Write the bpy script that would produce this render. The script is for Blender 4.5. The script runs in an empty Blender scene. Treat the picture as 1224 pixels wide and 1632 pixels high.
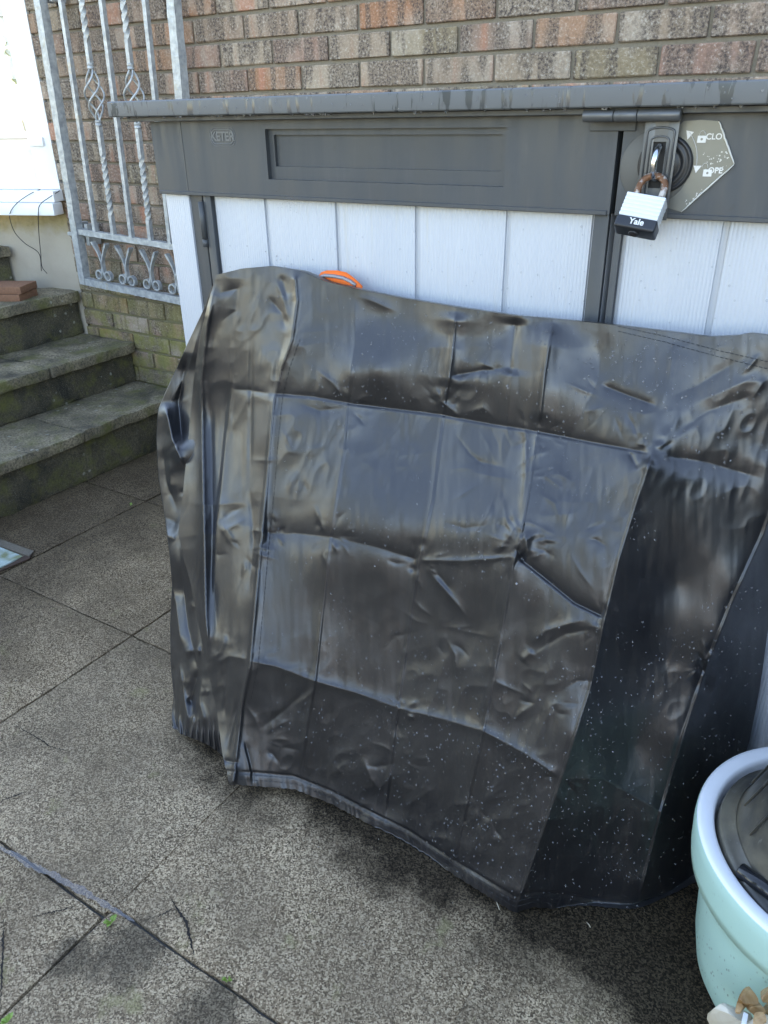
import bpy, bmesh, math, random
import numpy as np
from mathutils import Vector, Matrix

random.seed(7); RNG = np.random.RandomState(11)
scene = bpy.context.scene
COL = scene.collection
rad = math.radians

# ------------------------------------------------------------------ camera
F = 1232.0; CX, CY = 612.0, 816.0
def _d(u, v):
    a = np.array([u-CX, v-CY, F]); return a/np.linalg.norm(a)
_down = _d(655, 3210); _X = -_d(-1554, 219)
_X = _X-_X.dot(_down)*_down; _X /= np.linalg.norm(_X)
_Z = -_down; _Y = np.cross(_Z, _X)
R = np.array([_X, _Y, _Z]); CAM = np.array([0, 0, 1.26])
cam_d = bpy.data.cameras.new('camera'); cam = bpy.data.objects.new('camera', cam_d); COL.objects.link(cam)
M = Matrix.Identity(4)
for i in range(3):
    M[i][0] = R[i][0]; M[i][1] = -R[i][1]; M[i][2] = -R[i][2]; M[i][3] = CAM[i]
cam.matrix_world = M
cam_d.sensor_fit = 'HORIZONTAL'; cam_d.sensor_width = 36; cam_d.lens = 36*F/1224
cam_d.clip_start = .02; cam_d.clip_end = 600
scene.camera = cam

# ------------------------------------------------------------------ sky, sun, exposure
SUN_EL, SUN_AZ = rad(34), rad(-12)          # azimuth from +Y towards +X
w = bpy.data.worlds.new('World'); scene.world = w; w.use_nodes = True
nt = w.node_tree; nt.nodes.clear()
sky = nt.nodes.new('ShaderNodeTexSky'); sky.sky_type = 'NISHITA'; sky.sun_disc = False
sky.sun_elevation = SUN_EL; sky.sun_rotation = SUN_AZ; sky.air_density = 1.0; sky.dust_density = 0.25; sky.ozone_density = 2.0
bg = nt.nodes.new('ShaderNodeBackground'); bg.inputs[1].default_value = 0.15
wo = nt.nodes.new('ShaderNodeOutputWorld')
nt.links.new(sky.outputs[0], bg.inputs[0]); nt.links.new(bg.outputs[0], wo.inputs[0])
sd = bpy.data.lights.new('sun', 'SUN'); sd.energy = 4.5; sd.angle = rad(.5); sd.color = (1, .97, .92)
so = bpy.data.objects.new('sun', sd); COL.objects.link(so)
sdir = Vector((math.sin(SUN_AZ)*math.cos(SUN_EL), math.cos(SUN_AZ)*math.cos(SUN_EL), math.sin(SUN_EL)))
so.rotation_euler = sdir.to_track_quat('Z', 'Y').to_euler(); so.location = (0, 8, 9)
vs = scene.view_settings
vs.view_transform = 'Standard'; vs.look = 'None'; vs.exposure = 2.95; vs.gamma = 1; vs.use_curve_mapping = False
vs.use_white_balance = True; vs.white_balance_temperature = 8300; vs.white_balance_tint = 15

# ------------------------------------------------------------------ pixel helpers (ray meets a real plane)
def ray(u, v): return R@np.array([u-CX, v-CY, F])
def onY(u, v, y):
    r = ray(u, v); return Vector(CAM+r*(y-CAM[1])/r[1])
def onZ(u, v, z):
    r = ray(u, v); return Vector(CAM+r*(z-CAM[2])/r[2])

# ------------------------------------------------------------------ object helpers
def link(o, parent=None):
    COL.objects.link(o)
    if parent: o.parent = parent
    return o
def tag(o, label=None, cat=None, group=None, kind=None):
    if label: o['label'] = label
    if cat: o['category'] = cat
    if group: o['group'] = group
    if kind: o['kind'] = kind
    return o
def empty(name, loc=(0, 0, 0), label=None, cat=None, kind=None, group=None):
    o = bpy.data.objects.new(name, None); link(o); o.location = loc; o.empty_display_size = .1
    return tag(o, label, cat, group, kind)
def mesh_obj(name, verts, faces, mat, parent=None, smooth=False, world=True):
    me = bpy.data.meshes.new(name); me.from_pydata([tuple(v) for v in verts], [], faces); me.update()
    if mat: me.materials.append(mat)
    if smooth: me.shade_smooth()
    o = bpy.data.objects.new(name, me); link(o)
    if parent:
        o.parent = parent
        if world: o.matrix_parent_inverse = Matrix.LocRotScale(parent.location, parent.rotation_euler, None).inverted()
    return o
def bm_obj(name, bm, mat, parent=None, smooth=False, world=True):
    me = bpy.data.meshes.new(name); bmesh.ops.recalc_face_normals(bm, faces=bm.faces[:]); bm.to_mesh(me); bm.free()
    if mat: me.materials.append(mat)
    if smooth:
        me.shade_smooth()
        try: me.set_sharp_from_angle(angle=rad(35))
        except Exception: pass
    o = bpy.data.objects.new(name, me); link(o)
    if parent:
        o.parent = parent
        if world: o.matrix_parent_inverse = Matrix.LocRotScale(parent.location, parent.rotation_euler, None).inverted()
    return o
def add_box(bm, x0, x1, y0, y1, z0, z1, bev=0, seg=1, mtx=None):
    r = bmesh.ops.create_cube(bm, size=1)
    vs_ = r['verts']
    for v in vs_:
        v.co = Vector((x0+(v.co.x+.5)*(x1-x0), y0+(v.co.y+.5)*(y1-y0), z0+(v.co.z+.5)*(z1-z0)))
    if bev:
        es = list({e for v in vs_ for e in v.link_edges})
        g = bmesh.ops.bevel(bm, geom=es, offset=bev, segments=seg, affect='EDGES', profile=.6)
        vs_ = list(set(vs_) | set(g['verts'])); vs_ = [v for v in vs_ if v.is_valid]
    if mtx is not None:
        for v in vs_: v.co = mtx@v.co
    return vs_
def box(name, x0, x1, y0, y1, z0, z1, mat, parent=None, bev=0, seg=1, smooth=False, mtx=None):
    bm = bmesh.new(); add_box(bm, x0, x1, y0, y1, z0, z1, bev, seg, mtx)
    return bm_obj(name, bm, mat, parent, smooth=bev > 0 or smooth)
def tube_data(pts, r, n=8, closed=False, flat=None, cap=True):
    pts = [Vector(p) for p in pts]; N = len(pts); V = []; Fc = []
    up = Vector((0, 0, 1)); prev = None
    for i, p in enumerate(pts):
        a = pts[(i-1) % N] if (closed or i > 0) else p; b = pts[(i+1) % N] if (closed or i < N-1) else p
        t = (b-a).normalized()
        if prev is None:
            ref = up if abs(t.dot(up)) < .9 else Vector((1, 0, 0)); s = t.cross(ref).normalized()
        else:
            s = prev-t*prev.dot(t)
            s = s.normalized() if s.length > 1e-6 else t.cross(up).normalized()
        prev = s; q = t.cross(s)
        rr = r[i] if hasattr(r, '__len__') else r
        for k in range(n):
            an = 2*math.pi*k/n; V.append(p+s*math.cos(an)*rr+q*math.sin(an)*rr*(flat or 1))
    L = N if closed else N-1
    for i in range(L):
        for k in range(n):
            a = i*n+k; b = i*n+(k+1) % n; c = ((i+1) % N)*n+(k+1) % n; d = ((i+1) % N)*n+k; Fc.append((a, b, c, d))
    if cap and not closed: Fc.append(tuple(range(n))[::-1]); Fc.append(tuple((N-1)*n+k for k in range(n)))
    return V, Fc
def tube(name, pts, r, mat, parent=None, n=8, closed=False, flat=None):
    V, Fc = tube_data(pts, r, n, closed, flat); return mesh_obj(name, V, Fc, mat, parent, smooth=True)
def join_data(lst):
    V = []; Fc = []
    for v, f in lst:
        o = len(V); V += list(v); Fc += [tuple(i+o for i in q) for q in f]
    return V, Fc
def lathe(name, prof, c, mat, parent=None, n=64, mtx=None):
    V = []; Fc = []
    for (r, z) in prof:
        for k in range(n):
            a = 2*math.pi*k/n; V.append(Vector((r*math.cos(a), r*math.sin(a), z)))
    for i in range(len(prof)-1):
        for k in range(n): Fc.append((i*n+k, i*n+(k+1) % n, (i+1)*n+(k+1) % n, (i+1)*n+k))
    if mtx is not None: V = [mtx@v for v in V]
    V = [v+Vector(c) for v in V]
    return mesh_obj(name, V, Fc, mat, parent, smooth=True)

# value noise in numpy
def vnoise(x, y, seed=0):
    rs = np.random.RandomState(seed); T = rs.rand(256, 256)*2-1
    xi = np.floor(x).astype(int); yi = np.floor(y).astype(int); fx = x-xi; fy = y-yi
    fx = fx*fx*(3-2*fx); fy = fy*fy*(3-2*fy)
    g = lambda a, b: T[a % 256, b % 256]
    return (g(xi, yi)*(1-fx)+g(xi+1, yi)*fx)*(1-fy)+(g(xi, yi+1)*(1-fx)+g(xi+1, yi+1)*fx)*fy

# ------------------------------------------------------------------ material helpers
class MT:
    def __init__(s, name):
        s.m = bpy.data.materials.new(name); s.m.use_nodes = True; s.t = s.m.node_tree; s.n = s.t.nodes; s.n.clear()
        s.out = s.n.new('ShaderNodeOutputMaterial'); s.b = s.n.new('ShaderNodeBsdfPrincipled'); s.t.links.new(s.b.outputs[0], s.out.inputs[0])
        s.tc = s.n.new('ShaderNodeTexCoord')
    def L(s, a, b): s.t.links.new(a, b)
    def set(s, **k):
        for a, v in k.items():
            i = s.b.inputs[a.replace('_', ' ')]
            if hasattr(v, 'links') or hasattr(v, 'is_linked'): s.L(v, i)
            else: i.default_value = v
        return s
    def co(s, kind='Object', scale=(1, 1, 1), rnd=False):
        mp = s.n.new('ShaderNodeMapping'); mp.inputs['Scale'].default_value = scale; s.L(s.tc.outputs[kind], mp.inputs[0])
        if rnd:
            oi = s.n.new('ShaderNodeObjectInfo'); mu = s.n.new('ShaderNodeMath'); mu.operation = 'MULTIPLY'; mu.inputs[1].default_value = 97
            s.L(oi.outputs['Random'], mu.inputs[0]); s.L(mu.outputs[0], mp.inputs['Location'])
        return mp.outputs[0]
    def geo(s, scale=(1, 1, 1)):
        g = s.n.new('ShaderNodeNewGeometry'); mp = s.n.new('ShaderNodeMapping'); mp.inputs['Scale'].default_value = scale; s.L(g.outputs['Position'], mp.inputs[0]); return mp.outputs[0]
    def rnd(s): return s.n.new('ShaderNodeObjectInfo').outputs['Random']
    def noise(s, co, sc, det=4, rough=.55, dist=0):
        n = s.n.new('ShaderNodeTexNoise'); n.inputs['Scale'].default_value = sc; n.inputs['Detail'].default_value = det; n.inputs['Roughness'].default_value = rough; n.inputs['Distortion'].default_value = dist
        s.L(co, n.inputs['Vector']); return n.outputs['Fac']
    def vor(s, co, sc, out='Distance', feat='F1'):
        n = s.n.new('ShaderNodeTexVoronoi'); n.feature = feat; n.inputs['Scale'].default_value = sc; s.L(co, n.inputs['Vector']); return n.outputs[out]
    def ramp(s, f, stops, mode='LINEAR'):
        r = s.n.new('ShaderNodeValToRGB'); cr = r.color_ramp; cr.interpolation = mode
        while len(cr.elements) < len(stops): cr.elements.new(.5)
        for e, (p, c) in zip(cr.elements, stops):
            e.position = p; e.color = (c, c, c, 1) if not hasattr(c, '__len__') else (*c, 1)
        s.L(f, r.inputs[0]); return r.outputs[0]
    def mix(s, f, a, b, mode='MIX'):
        m = s.n.new('ShaderNodeMix'); m.data_type = 'RGBA'; m.blend_type = mode
        for i, v in ((0, f), (6, a), (7, b)):
            if hasattr(v, 'is_linked'): s.L(v, m.inputs[i])
            elif i == 0: m.inputs[0].default_value = v
            else: m.inputs[i].default_value = (*v, 1) if len(v) == 3 else v
        return m.outputs[2]
    def math(s, op, a, b=None, c=None):
        m = s.n.new('ShaderNodeMath'); m.operation = op
        for i, v in enumerate((a, b, c)):
            if v is None: continue
            if hasattr(v, 'is_linked'): s.L(v, m.inputs[i])
            else: m.inputs[i].default_value = v
        return m.outputs[0]
    def sep(s, co):
        n = s.n.new('ShaderNodeSeparateXYZ'); s.L(co, n.inputs[0]); return n.outputs
    def bump(s, h, strength=.5, dist=.002, prev=None):
        b = s.n.new('ShaderNodeBump'); b.inputs['Strength'].default_value = strength; b.inputs['Distance'].default_value = dist
        s.L(h, b.inputs['Height'])
        if prev is not None: s.L(prev, b.inputs['Normal'])
        return b.outputs[0]

def plain(name, col, rough=.5, metal=0, spec=.5, nz=0, nscale=60, bump=0, bdist=.001):
    m = MT(name); co = m.geo()
    if nz:
        f = m.noise(co, nscale, 6, .6); c = m.mix(f, tuple(x*(1-nz) for x in col), tuple(min(1, x*(1+nz)) for x in col)); m.set(Base_Color=c)
    else: m.set(Base_Color=(*col, 1))
    m.set(Roughness=rough, Metallic=metal); m.b.inputs['Specular IOR Level'].default_value = spec
    if bump: m.set(Normal=m.bump(m.noise(co, nscale*2, 5, .6), bump, bdist))
    return m.m

# brick: rustic wirecut, fire-flashed bands, moss low down
def mat_brick():
    m = MT('brick_rustic'); oc = m.co('Object', (1, 1, 1), True)
    lat = m.co('Object', (9, .3, 1.4), True)
    band = m.noise(lat, 1.5, 2, .4, .3); r = m.rnd()
    base = m.ramp(r, [(0, (.26, .18, .135)), (.2, (.33, .255, .18)), (.4, (.29, .175, .13)), (.6, (.36, .285, .21)), (.8, (.34, .165, .09)), (.92, (.24, .18, .125)), (1, (.29, .235, .13))])
    orange = m.mix(m.ramp(band, [(.30, 1), (.40, 0)]), base, (.40, .19, .12))
    g = m.noise(oc, 150, 6, .7); g2 = m.vor(m.co('Object', (1, 1, .7), True), 120)
    cream = m.mix(m.ramp(m.noise(oc, 9, 3), [(.45, 0), (.7, .6)]), orange, (.42, .355, .28))
    spk = m.ramp(g, [(.38, 1), (.52, 0)])
    bandm = m.ramp(band, [(.44, 0), (.50, .92), (.60, .92), (.66, .12)])
    cream = m.mix(m.math('MULTIPLY', bandm, .6), cream, (.14, .112, .085))
    spk2 = m.math('MULTIPLY', spk, m.math('ADD', bandm, .22))
    c = m.mix(m.math('MINIMUM', spk2, 1), cream, (.075, .06, .055))
    c = m.mix(m.math('MULTIPLY', m.ramp(g, [(.55, 0), (.68, 1)]), .55), c, (.56, .52, .46))
    # moss / lime growth on the lowest courses
    gp = m.geo(); z = m.sep(gp)[2]
    mz = m.ramp(m.math('ADD', z, m.math('MULTIPLY', m.noise(gp, 4, 4), .5)), [(.62, 1), (1.05, 0)])
    mn = m.ramp(m.noise(gp, 14, 6, .65), [(.38, 0), (.58, 1)])
    c = m.mix(m.math('MULTIPLY', mz, m.math('MULTIPLY', mn, .85)), c, m.mix(m.noise(gp, 50, 4), (.13, .13, .03), (.30, .28, .09)))
    c = m.mix(m.math('MULTIPLY', m.ramp(z, [(.20, 1), (.42, 0)]), .5), c, (.10, .10, .06))
    h = m.math('ADD', m.noise(oc, 110, 6, .75), m.math('MULTIPLY', g2, .7))
    m.set(Base_Color=c, Roughness=.9, Normal=m.bump(h, .9, .004)); m.b.inputs['Specular IOR Level'].default_value = .25
    return m.m
def mat_mortar():
    m = MT('mortar'); gp = m.geo(); n = m.noise(gp, 180, 5, .7)
    c = m.mix(n, (.12, .102, .078), (.27, .235, .18)); z = m.sep(gp)[2]
    mz = m.math('MULTIPLY', m.ramp(z, [(.3, 1), (.9, 0)]), m.ramp(m.noise(gp, 9, 5), [(.3, .2), (.6, 1)]))
    c = m.mix(mz, c, (.17, .16, .06))
    m.set(Base_Color=c, Roughness=.95, Normal=m.bump(m.noise(gp, 240, 5, .7), .8, .003)); return m.m
def mat_slab():
    m = MT('paving_concrete'); gp = m.geo(); o = m.sep(gp)
    n1 = m.noise(gp, 400, 6, .74); n2 = m.noise(gp, 480, 2, .6); big = m.noise(gp, 2.6, 8, .62, .8)
    v = m.vor(gp, 400, 'Color')
    vv = m.sep(v)[0]
    agg = m.ramp(m.math('ADD', m.math('MULTIPLY', n1, .55), m.math('MULTIPLY', vv, .45)), [(.28, (.075, .046, .026)), (.42, (.27, .187, .112)), (.54, (.49, .355, .220)), (.70, (.90, .70, .46))])
    agg = m.mix(m.ramp(m.noise(gp, 9, 6, .6), [(.35, .42), (.60, .0)]), agg, (.26, .19, .125))
    peb = m.ramp(m.vor(gp, 95), [(.10, 1), (.16, 0)]); agg = m.mix(m.math('MULTIPLY', peb, m.ramp(m.noise(gp, 40, 2), [(.5, 0), (.58, .8)])), agg, m.mix(m.noise(gp, 31, 1), (.10, .065, .04), (.85, .72, .52)))
    agg = m.mix(m.ramp(m.noise(gp, 3.7, 6, .65, 1.0), [(.46, 0), (.66, .28)]), agg, (.13, .085, .045))
    c = m.mix(m.ramp(m.rnd(), [(0, .0), (1, .25)]), agg, (.13, .115, .09))
    c = m.mix(m.ramp(big, [(.40, .28), (.58, 0)]), c, (.075, .055, .036))
    li = m.math('MULTIPLY', m.ramp(m.noise(gp, 11, 5, .6), [(.63, 0), (.70, .65)]), m.ramp(n1, [(.4, .3), (.6, 1)]))
    c = m.mix(li, c, (.34, .31, .14))
    # damp, dirty band plus painted contact shadow beside the cover and pot, darker towards the steps
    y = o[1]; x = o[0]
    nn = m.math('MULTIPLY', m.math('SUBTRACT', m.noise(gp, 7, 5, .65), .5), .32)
    edge = m.math('ADD', m.math('ADD', m.math('MULTIPLY', x, -.05), .735), nn)     # front edge in y of damp and painted shadow
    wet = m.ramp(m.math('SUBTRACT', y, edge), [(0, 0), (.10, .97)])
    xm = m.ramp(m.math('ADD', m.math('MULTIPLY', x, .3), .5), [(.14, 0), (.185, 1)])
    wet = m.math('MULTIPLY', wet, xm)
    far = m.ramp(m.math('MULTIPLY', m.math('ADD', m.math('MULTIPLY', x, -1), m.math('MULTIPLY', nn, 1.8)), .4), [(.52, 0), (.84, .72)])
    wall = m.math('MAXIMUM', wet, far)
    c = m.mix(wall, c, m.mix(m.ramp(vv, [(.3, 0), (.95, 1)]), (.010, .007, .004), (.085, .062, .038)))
    def spot(cx, cy, r):
        dx = m.math('SUBTRACT', x, cx); dy = m.math('SUBTRACT', y, cy)
        d = m.math('SQRT', m.math('ADD', m.math('MULTIPLY', dx, dx), m.math('MULTIPLY', dy, dy)))
        return m.ramp(m.math('ADD', m.math('DIVIDE', d, r), m.math('MULTIPLY', m.math('SUBTRACT', m.noise(gp, 30, 8, .7), .5), 2.6)), [(.5, 1), (1.15, 0)])
    damp = m.math('MAXIMUM', spot(-.83, .455, .075), m.math('MAXIMUM', spot(-.90, .40, .05), spot(-.635, .46, .06)))
    c = m.mix(m.math('MULTIPLY', damp, .6), c, m.mix(vv, (.02, .016, .012), (.07, .06, .045)))
    h = m.math('ADD', m.math('MULTIPLY', n1, 1.0), m.math('MULTIPLY', m.noise(gp, 60, 4), .6))
    ro = m.ramp(m.noise(gp, 5, 5), [(.35, .42), (.65, .7)])
    ro = m.math('SUBTRACT', ro, m.math('MULTIPLY', damp, .22))
    m.set(Base_Color=c, Roughness=ro, Normal=m.bump(m.math('ADD', h, m.math('MULTIPLY', vv, .4)), .85, .0042)); m.b.inputs['Specular IOR Level'].default_value = .14
    return m.m
def mat_step(name, lo, hi, moss):
    m = MT(name); gp = m.geo(); n = m.noise(gp, 120, 6, .7); big = m.noise(gp, 6, 5, .6, .4); f = m.noise(gp, 330, 3, .6)
    c = m.mix(m.ramp(big, [(.35, 0), (.65, 1)]), lo, hi)
    c = m.mix(m.math('MULTIPLY', m.ramp(n, [(.40, 1), (.56, 0)]), .7), c, (.03, .03, .022))
    c = m.mix(m.ramp(f, [(.58, 0), (.72, .6)]), c, (.38, .36, .30))
    c = m.mix(m.math('MULTIPLY', m.ramp(m.noise(gp, 9, 6, .65), [(.48, 0), (.66, 1)]), moss), c, m.mix(n, (.05, .055, .012), (.20, .19, .06)))
    li = m.ramp(m.vor(gp, 26), [(.13, 1), (.20, 0)])
    c = m.mix(m.math('MULTIPLY', m.math('MULTIPLY', li, m.ramp(m.noise(gp, 5, 3), [(.5, 0), (.6, .8)])), m.ramp(n, [(.4, .2), (.55, 1)])), c, (.38, .38, .32))
    m.set(Base_Color=c, Roughness=.8, Normal=m.bump(m.math('ADD', n, m.math('MULTIPLY', f, .5)), .9, .005)); return m.m
def mat_render():
    m = MT('old_render'); gp = m.geo(); z = m.sep(gp)[2]
    c = m.mix(m.noise(gp, 5, 6, .6), (.30, .26, .20), (.48, .43, .35))
    t = m.ramp(m.math('ADD', z, m.math('MULTIPLY', m.noise(gp, 14, 5), .14)), [(.88, 0), (.93, 1)])
    c = m.mix(m.math('MULTIPLY', t, .8), c, m.mix(m.noise(gp, 60, 4), (.17, .13, .04), (.42, .34, .17)))
    m.set(Base_Color=c, Roughness=.92, Normal=m.bump(m.noise(gp, 90, 6, .7), .6, .004)); return m.m
def mat_galv():
    m = MT('galvanised_paint'); gp = m.geo(); n = m.noise(gp, 45, 6, .6)
    c = m.mix(m.ramp(n, [(.35, 0), (.65, 1)]), (.27, .29, .30), (.46, .48, .47))
    c = m.mix(m.ramp(m.noise(gp, 25, 4), [(.62, 0), (.72, .6)]), c, (.38, .33, .22))
    m.set(Base_Color=c, Roughness=.42, Metallic=.25, Normal=m.bump(m.noise(gp, 55, 3, .5), .7, .004)); return m.m
def mat_grey_plastic():
    m = MT('dark_grey_plastic'); gp = m.geo(); st = m.geo((14, 14, 1.6)); n = m.noise(gp, 4, 5)
    c = m.mix(n, (.045, .051, .056), (.064, .070, .075))
    c = m.mix(m.ramp(m.noise(st, 4, 5, .6), [(.55, 0), (.75, .3)]), c, (.10, .10, .098))
    c = m.mix(m.ramp(m.noise(m.geo((3, 3, 3)), 11, 6, .7), [(.60, 0), (.72, .35)]), c, (.045, .042, .038))
    m.set(Base_Color=c, Roughness=m.ramp(m.noise(st, 3, 4), [(.4, .38), (.62, .58)]), Normal=m.bump(m.noise(gp, 500, 2), .12, .0005)); return m.m
def mat_lid():
    m = MT('lid_plastic'); gp = m.geo(); st = m.geo((34, 34, 5))
    wn = m.noise(st, 1.6, 4, .6, .4)
    wx = m.ramp(m.sep(m.geo())[0], [(0, 0), (1, 1)])
    wet = m.ramp(wn, [(.55, 0), (.60, 1)])
    c = m.mix(m.math('MULTIPLY', wet, .75), (.10, .108, .112), (.045, .05, .053))
    m.set(Base_Color=c, Roughness=m.math('SUBTRACT', .5, m.math('MULTIPLY', wet, .3)), Normal=m.bump(m.noise(gp, 9, 3), .1, .002)); return m.m
def mat_panel():
    m = MT('ribbed_white_plastic'); gp = m.geo(); x = m.sep(gp)[0]
    rib = m.math('ABSOLUTE', m.math('SINE', m.math('MULTIPLY', x, math.pi/.0058)))
    n = m.noise(m.geo((6, 6, 1)), 3, 5)
    c = m.mix(n, (.41, .44, .48), (.49, .515, .54))
    c = m.mix(m.math('MULTIPLY', m.ramp(m.noise(m.geo((30, 30, 2)), 1.5, 4), [(.6, 0), (.75, .5)]), .6), c, (.42, .38, .28))
    m.set(Base_Color=c, Roughness=.42, Normal=m.bump(rib, .45, .0016)); return m.m
def mat_tarp():
    m = MT('black_vinyl'); gp = m.geo(); n = m.noise(gp, 7, 5, .6)
    st = m.noise(m.geo((60, 60, 5)), 1.2, 5, .65)
    c = m.mix(n, (.005, .0055, .007), (.010, .010, .012))
    dust = m.math('MULTIPLY', m.ramp(st, [(.50, 0), (.72, 1)]), m.ramp(m.noise(gp, 4, 3), [(.4, .1), (.65, 1)]))
    c = m.mix(m.math('MULTIPLY', dust, .10), c, (.16, .13, .09))
    r = m.math('ADD', m.ramp(m.noise(gp, 16, 5, .6), [(.35, .34), (.65, .45)]), m.math('MULTIPLY', dust, .08))
    h = m.noise(gp, 42, 4, .55, 1.2); h2 = m.noise(gp, 700, 2)
    nb = m.bump(h, .10, .003); nb = m.bump(h2, .10, .0004, nb)
    m.set(Base_Color=c, Roughness=r, Normal=nb, IOR=1.52); m.b.inputs['Specular IOR Level'].default_value = .68
    m.b.inputs['Coat Weight'].default_value = .3; m.b.inputs['Coat Roughness'].default_value = .28
    return m.m
def mat_water(name='water_bead', col=(1, 1, 1)):
    m = MT(name); m.set(Base_Color=(*col, 1), Roughness=.08, IOR=1.4); m.b.inputs['Transmission Weight'].default_value = .92; m.b.inputs['Specular IOR Level'].default_value = .8; return m.m

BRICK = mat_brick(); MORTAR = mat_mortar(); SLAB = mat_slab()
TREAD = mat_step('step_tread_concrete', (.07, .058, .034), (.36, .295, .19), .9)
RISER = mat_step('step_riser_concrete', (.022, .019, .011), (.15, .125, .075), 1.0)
RENDER = mat_render(); GALV = mat_galv(); GREY = mat_grey_plastic(); LID = mat_lid(); PANEL = mat_panel(); TARP = mat_tarp(); WATER = mat_water()
UPVC = plain('white_upvc', (.86, .87, .86), .3, nz=.02)
BLACK = plain('black_shadow_gap', (.006, .006, .006), .7)  # near-black paint standing for deep shade in narrow openings
STITCH = plain('dark_thread', (.006, .007, .010), .6)

# ================================================================== SETTING
# ---- paving: individual slabs over a bedding sheet
ground = empty('ground', (0, 0, 0), 'concrete paved yard in front of the house', 'paving', 'structure')
mesh_obj('bedding', [(-60, -60, -.012), (60, -60, -.012), (60, 60, -.012), (-60, 60, -.012)], [(0, 1, 2, 3)], plain('bedding_grit', (.085, .082, .076), .9, nz=.5, nscale=300, bump=.8, bdist=.004), ground)
slab_meshes = []
def slab_mesh(k):
    rs = np.random.RandomState(50+k); N = 26; W, H = .6045, .5995; V = []; Fc = []
    xs = np.linspace(-W/2, W/2, N); ys = np.linspace(-H/2, H/2, N)
    for j, y in enumerate(ys):
        for i, x in enumerate(xs):
            e = min(i, j, N-1-i, N-1-j)
            jx = rs.uniform(-.0012, .0012) if i in (0, N-1) else 0; jy = rs.uniform(-.0012, .0012) if j in (0, N-1) else 0
            z = -.0022*(e == 0)*rs.uniform(.6, 1.6)+.0012*vnoise(np.array([x*9+k*7.3]), np.array([y*9+3]), k)[0]
            V.append((x+jx, y+jy, z))
    for j in range(N-1):
        for i in range(N-1): Fc.append((j*N+i, j*N+i+1, (j+1)*N+i+1, (j+1)*N+i))
    b = len(V)
    ring = [i for i in range(N)]+[j*N+N-1 for j in range(1, N)]+[(N-1)*N+i for i in range(N-2, -1, -1)]+[j*N for j in range(N-2, 0, -1)]
    for i in ring: V.append((V[i][0], V[i][1], -.04))
    for a in range(len(ring)):
        c = (a+1) % len(ring); Fc.append((ring[a], b+a, b+c, ring[c]))
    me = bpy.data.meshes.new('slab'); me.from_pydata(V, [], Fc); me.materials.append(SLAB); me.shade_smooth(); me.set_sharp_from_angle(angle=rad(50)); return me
slab_meshes = [slab_mesh(k) for k in range(5)]
XJ = -1.528; YJ = 1.084
for i in range(-2, 8):
    for j in range(-5, 2):
        x0 = XJ+(i-1)*.61; y0 = YJ+j*.605
        if y0 > 2.2 or x0+.6 < -2.9: continue
        o = bpy.data.objects.new('slab', slab_meshes[(i*3+j*5) % 5]); link(o, ground)
        st_ = .022 if x0 > -.95 else 0; sc_ = 1
        if j == -1 and st_: o.scale = (1, (.605-st_)/.605, 1); st_ = st_/2
        elif j >= 0: st_ = 0
        o.location = (x0+.305, y0+.3025+st_, random.uniform(-.002, .0015)); o.rotation_euler = (rad(random.uniform(-.15, .15)), rad(random.uniform(-.15, .15)), rad(random.uniform(-.25, .25)))

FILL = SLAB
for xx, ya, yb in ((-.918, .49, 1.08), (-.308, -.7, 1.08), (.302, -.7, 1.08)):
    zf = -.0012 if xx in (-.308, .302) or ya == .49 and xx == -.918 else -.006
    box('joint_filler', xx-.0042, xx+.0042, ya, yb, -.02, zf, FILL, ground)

# ---- house: bricks, bay with window
house = empty('house', (-3.04, 2.25, 0), 'house of rustic buff and red brick with a white bay window, behind the storage box', 'house')
WY = 2.25
box('wall', -3.035, 4.5, WY+.010, WY+.30, 0, 2.85, MORTAR, house)
brick_variants = []
for k in range(6):
    rs = random.Random(k); bm = bmesh.new()
    vs_ = add_box(bm, -.1075, .1075, 0, .05, -.0325, .0325, .0028, 1)
    for v in bm.verts: v.co += Vector((rs.uniform(-.0012, .0012), rs.uniform(-.0008, .0008), rs.uniform(-.001, .001)))
    me = bpy.data.meshes.new('brick'); bmesh.ops.recalc_face_normals(bm, faces=bm.faces[:]); bm.to_mesh(me); bm.free(); me.materials.append(BRICK); brick_variants.append(me)
half = bpy.data.meshes.new('half_brick'); bm = bmesh.new(); add_box(bm, -.048, .048, 0, .05, -.0325, .0325, .0028, 1); bmesh.ops.recalc_face_normals(bm, faces=bm.faces[:]); bm.to_mesh(half); bm.free(); half.materials.append(BRICK)
ZB = 1.406+.0375   # a course centre; joints of that course at x = -1.173+.2245k
for r in range(-17, 8):
    zc = ZB+r*.0752
    off = -1.173 if r % 2 == 0 else -1.06
    for k in range(-9, 9):
        x0 = off+k*.2245; x1 = x0+.2245
        if x1 <= -2.99: continue
        if x0 < -3.05: x0 = -3.05
        if x0 < -2.1 or r >= -2:
            if x0 > .45: continue
            L_ = x1-x0
            if L_ < .2:
                o = bpy.data.objects.new('brick', half); o.scale = ((L_-.010)/.096, 1, 1); xc = x0+.005+(L_-.010)/2
            else:
                o = bpy.data.objects.new('brick', random.choice(brick_variants)); xc = (x0+x1)/2
            o.location = (xc-house.location.x, WY+random.uniform(-.0015, .0015)-house.location.y, zc+random.uniform(-.001, .001)); o.rotation_euler = (0, rad(random.uniform(-.25, .25)), rad(random.uniform(-.3, .3)))
            COL.objects.link(o); o.parent = house

box('light_leak_filler', -3.25, -2.95, WY+.05, WY+.6, 0, 2.85, MORTAR, house)  # unseen filler added to stop sun leaking through the corner gap
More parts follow.
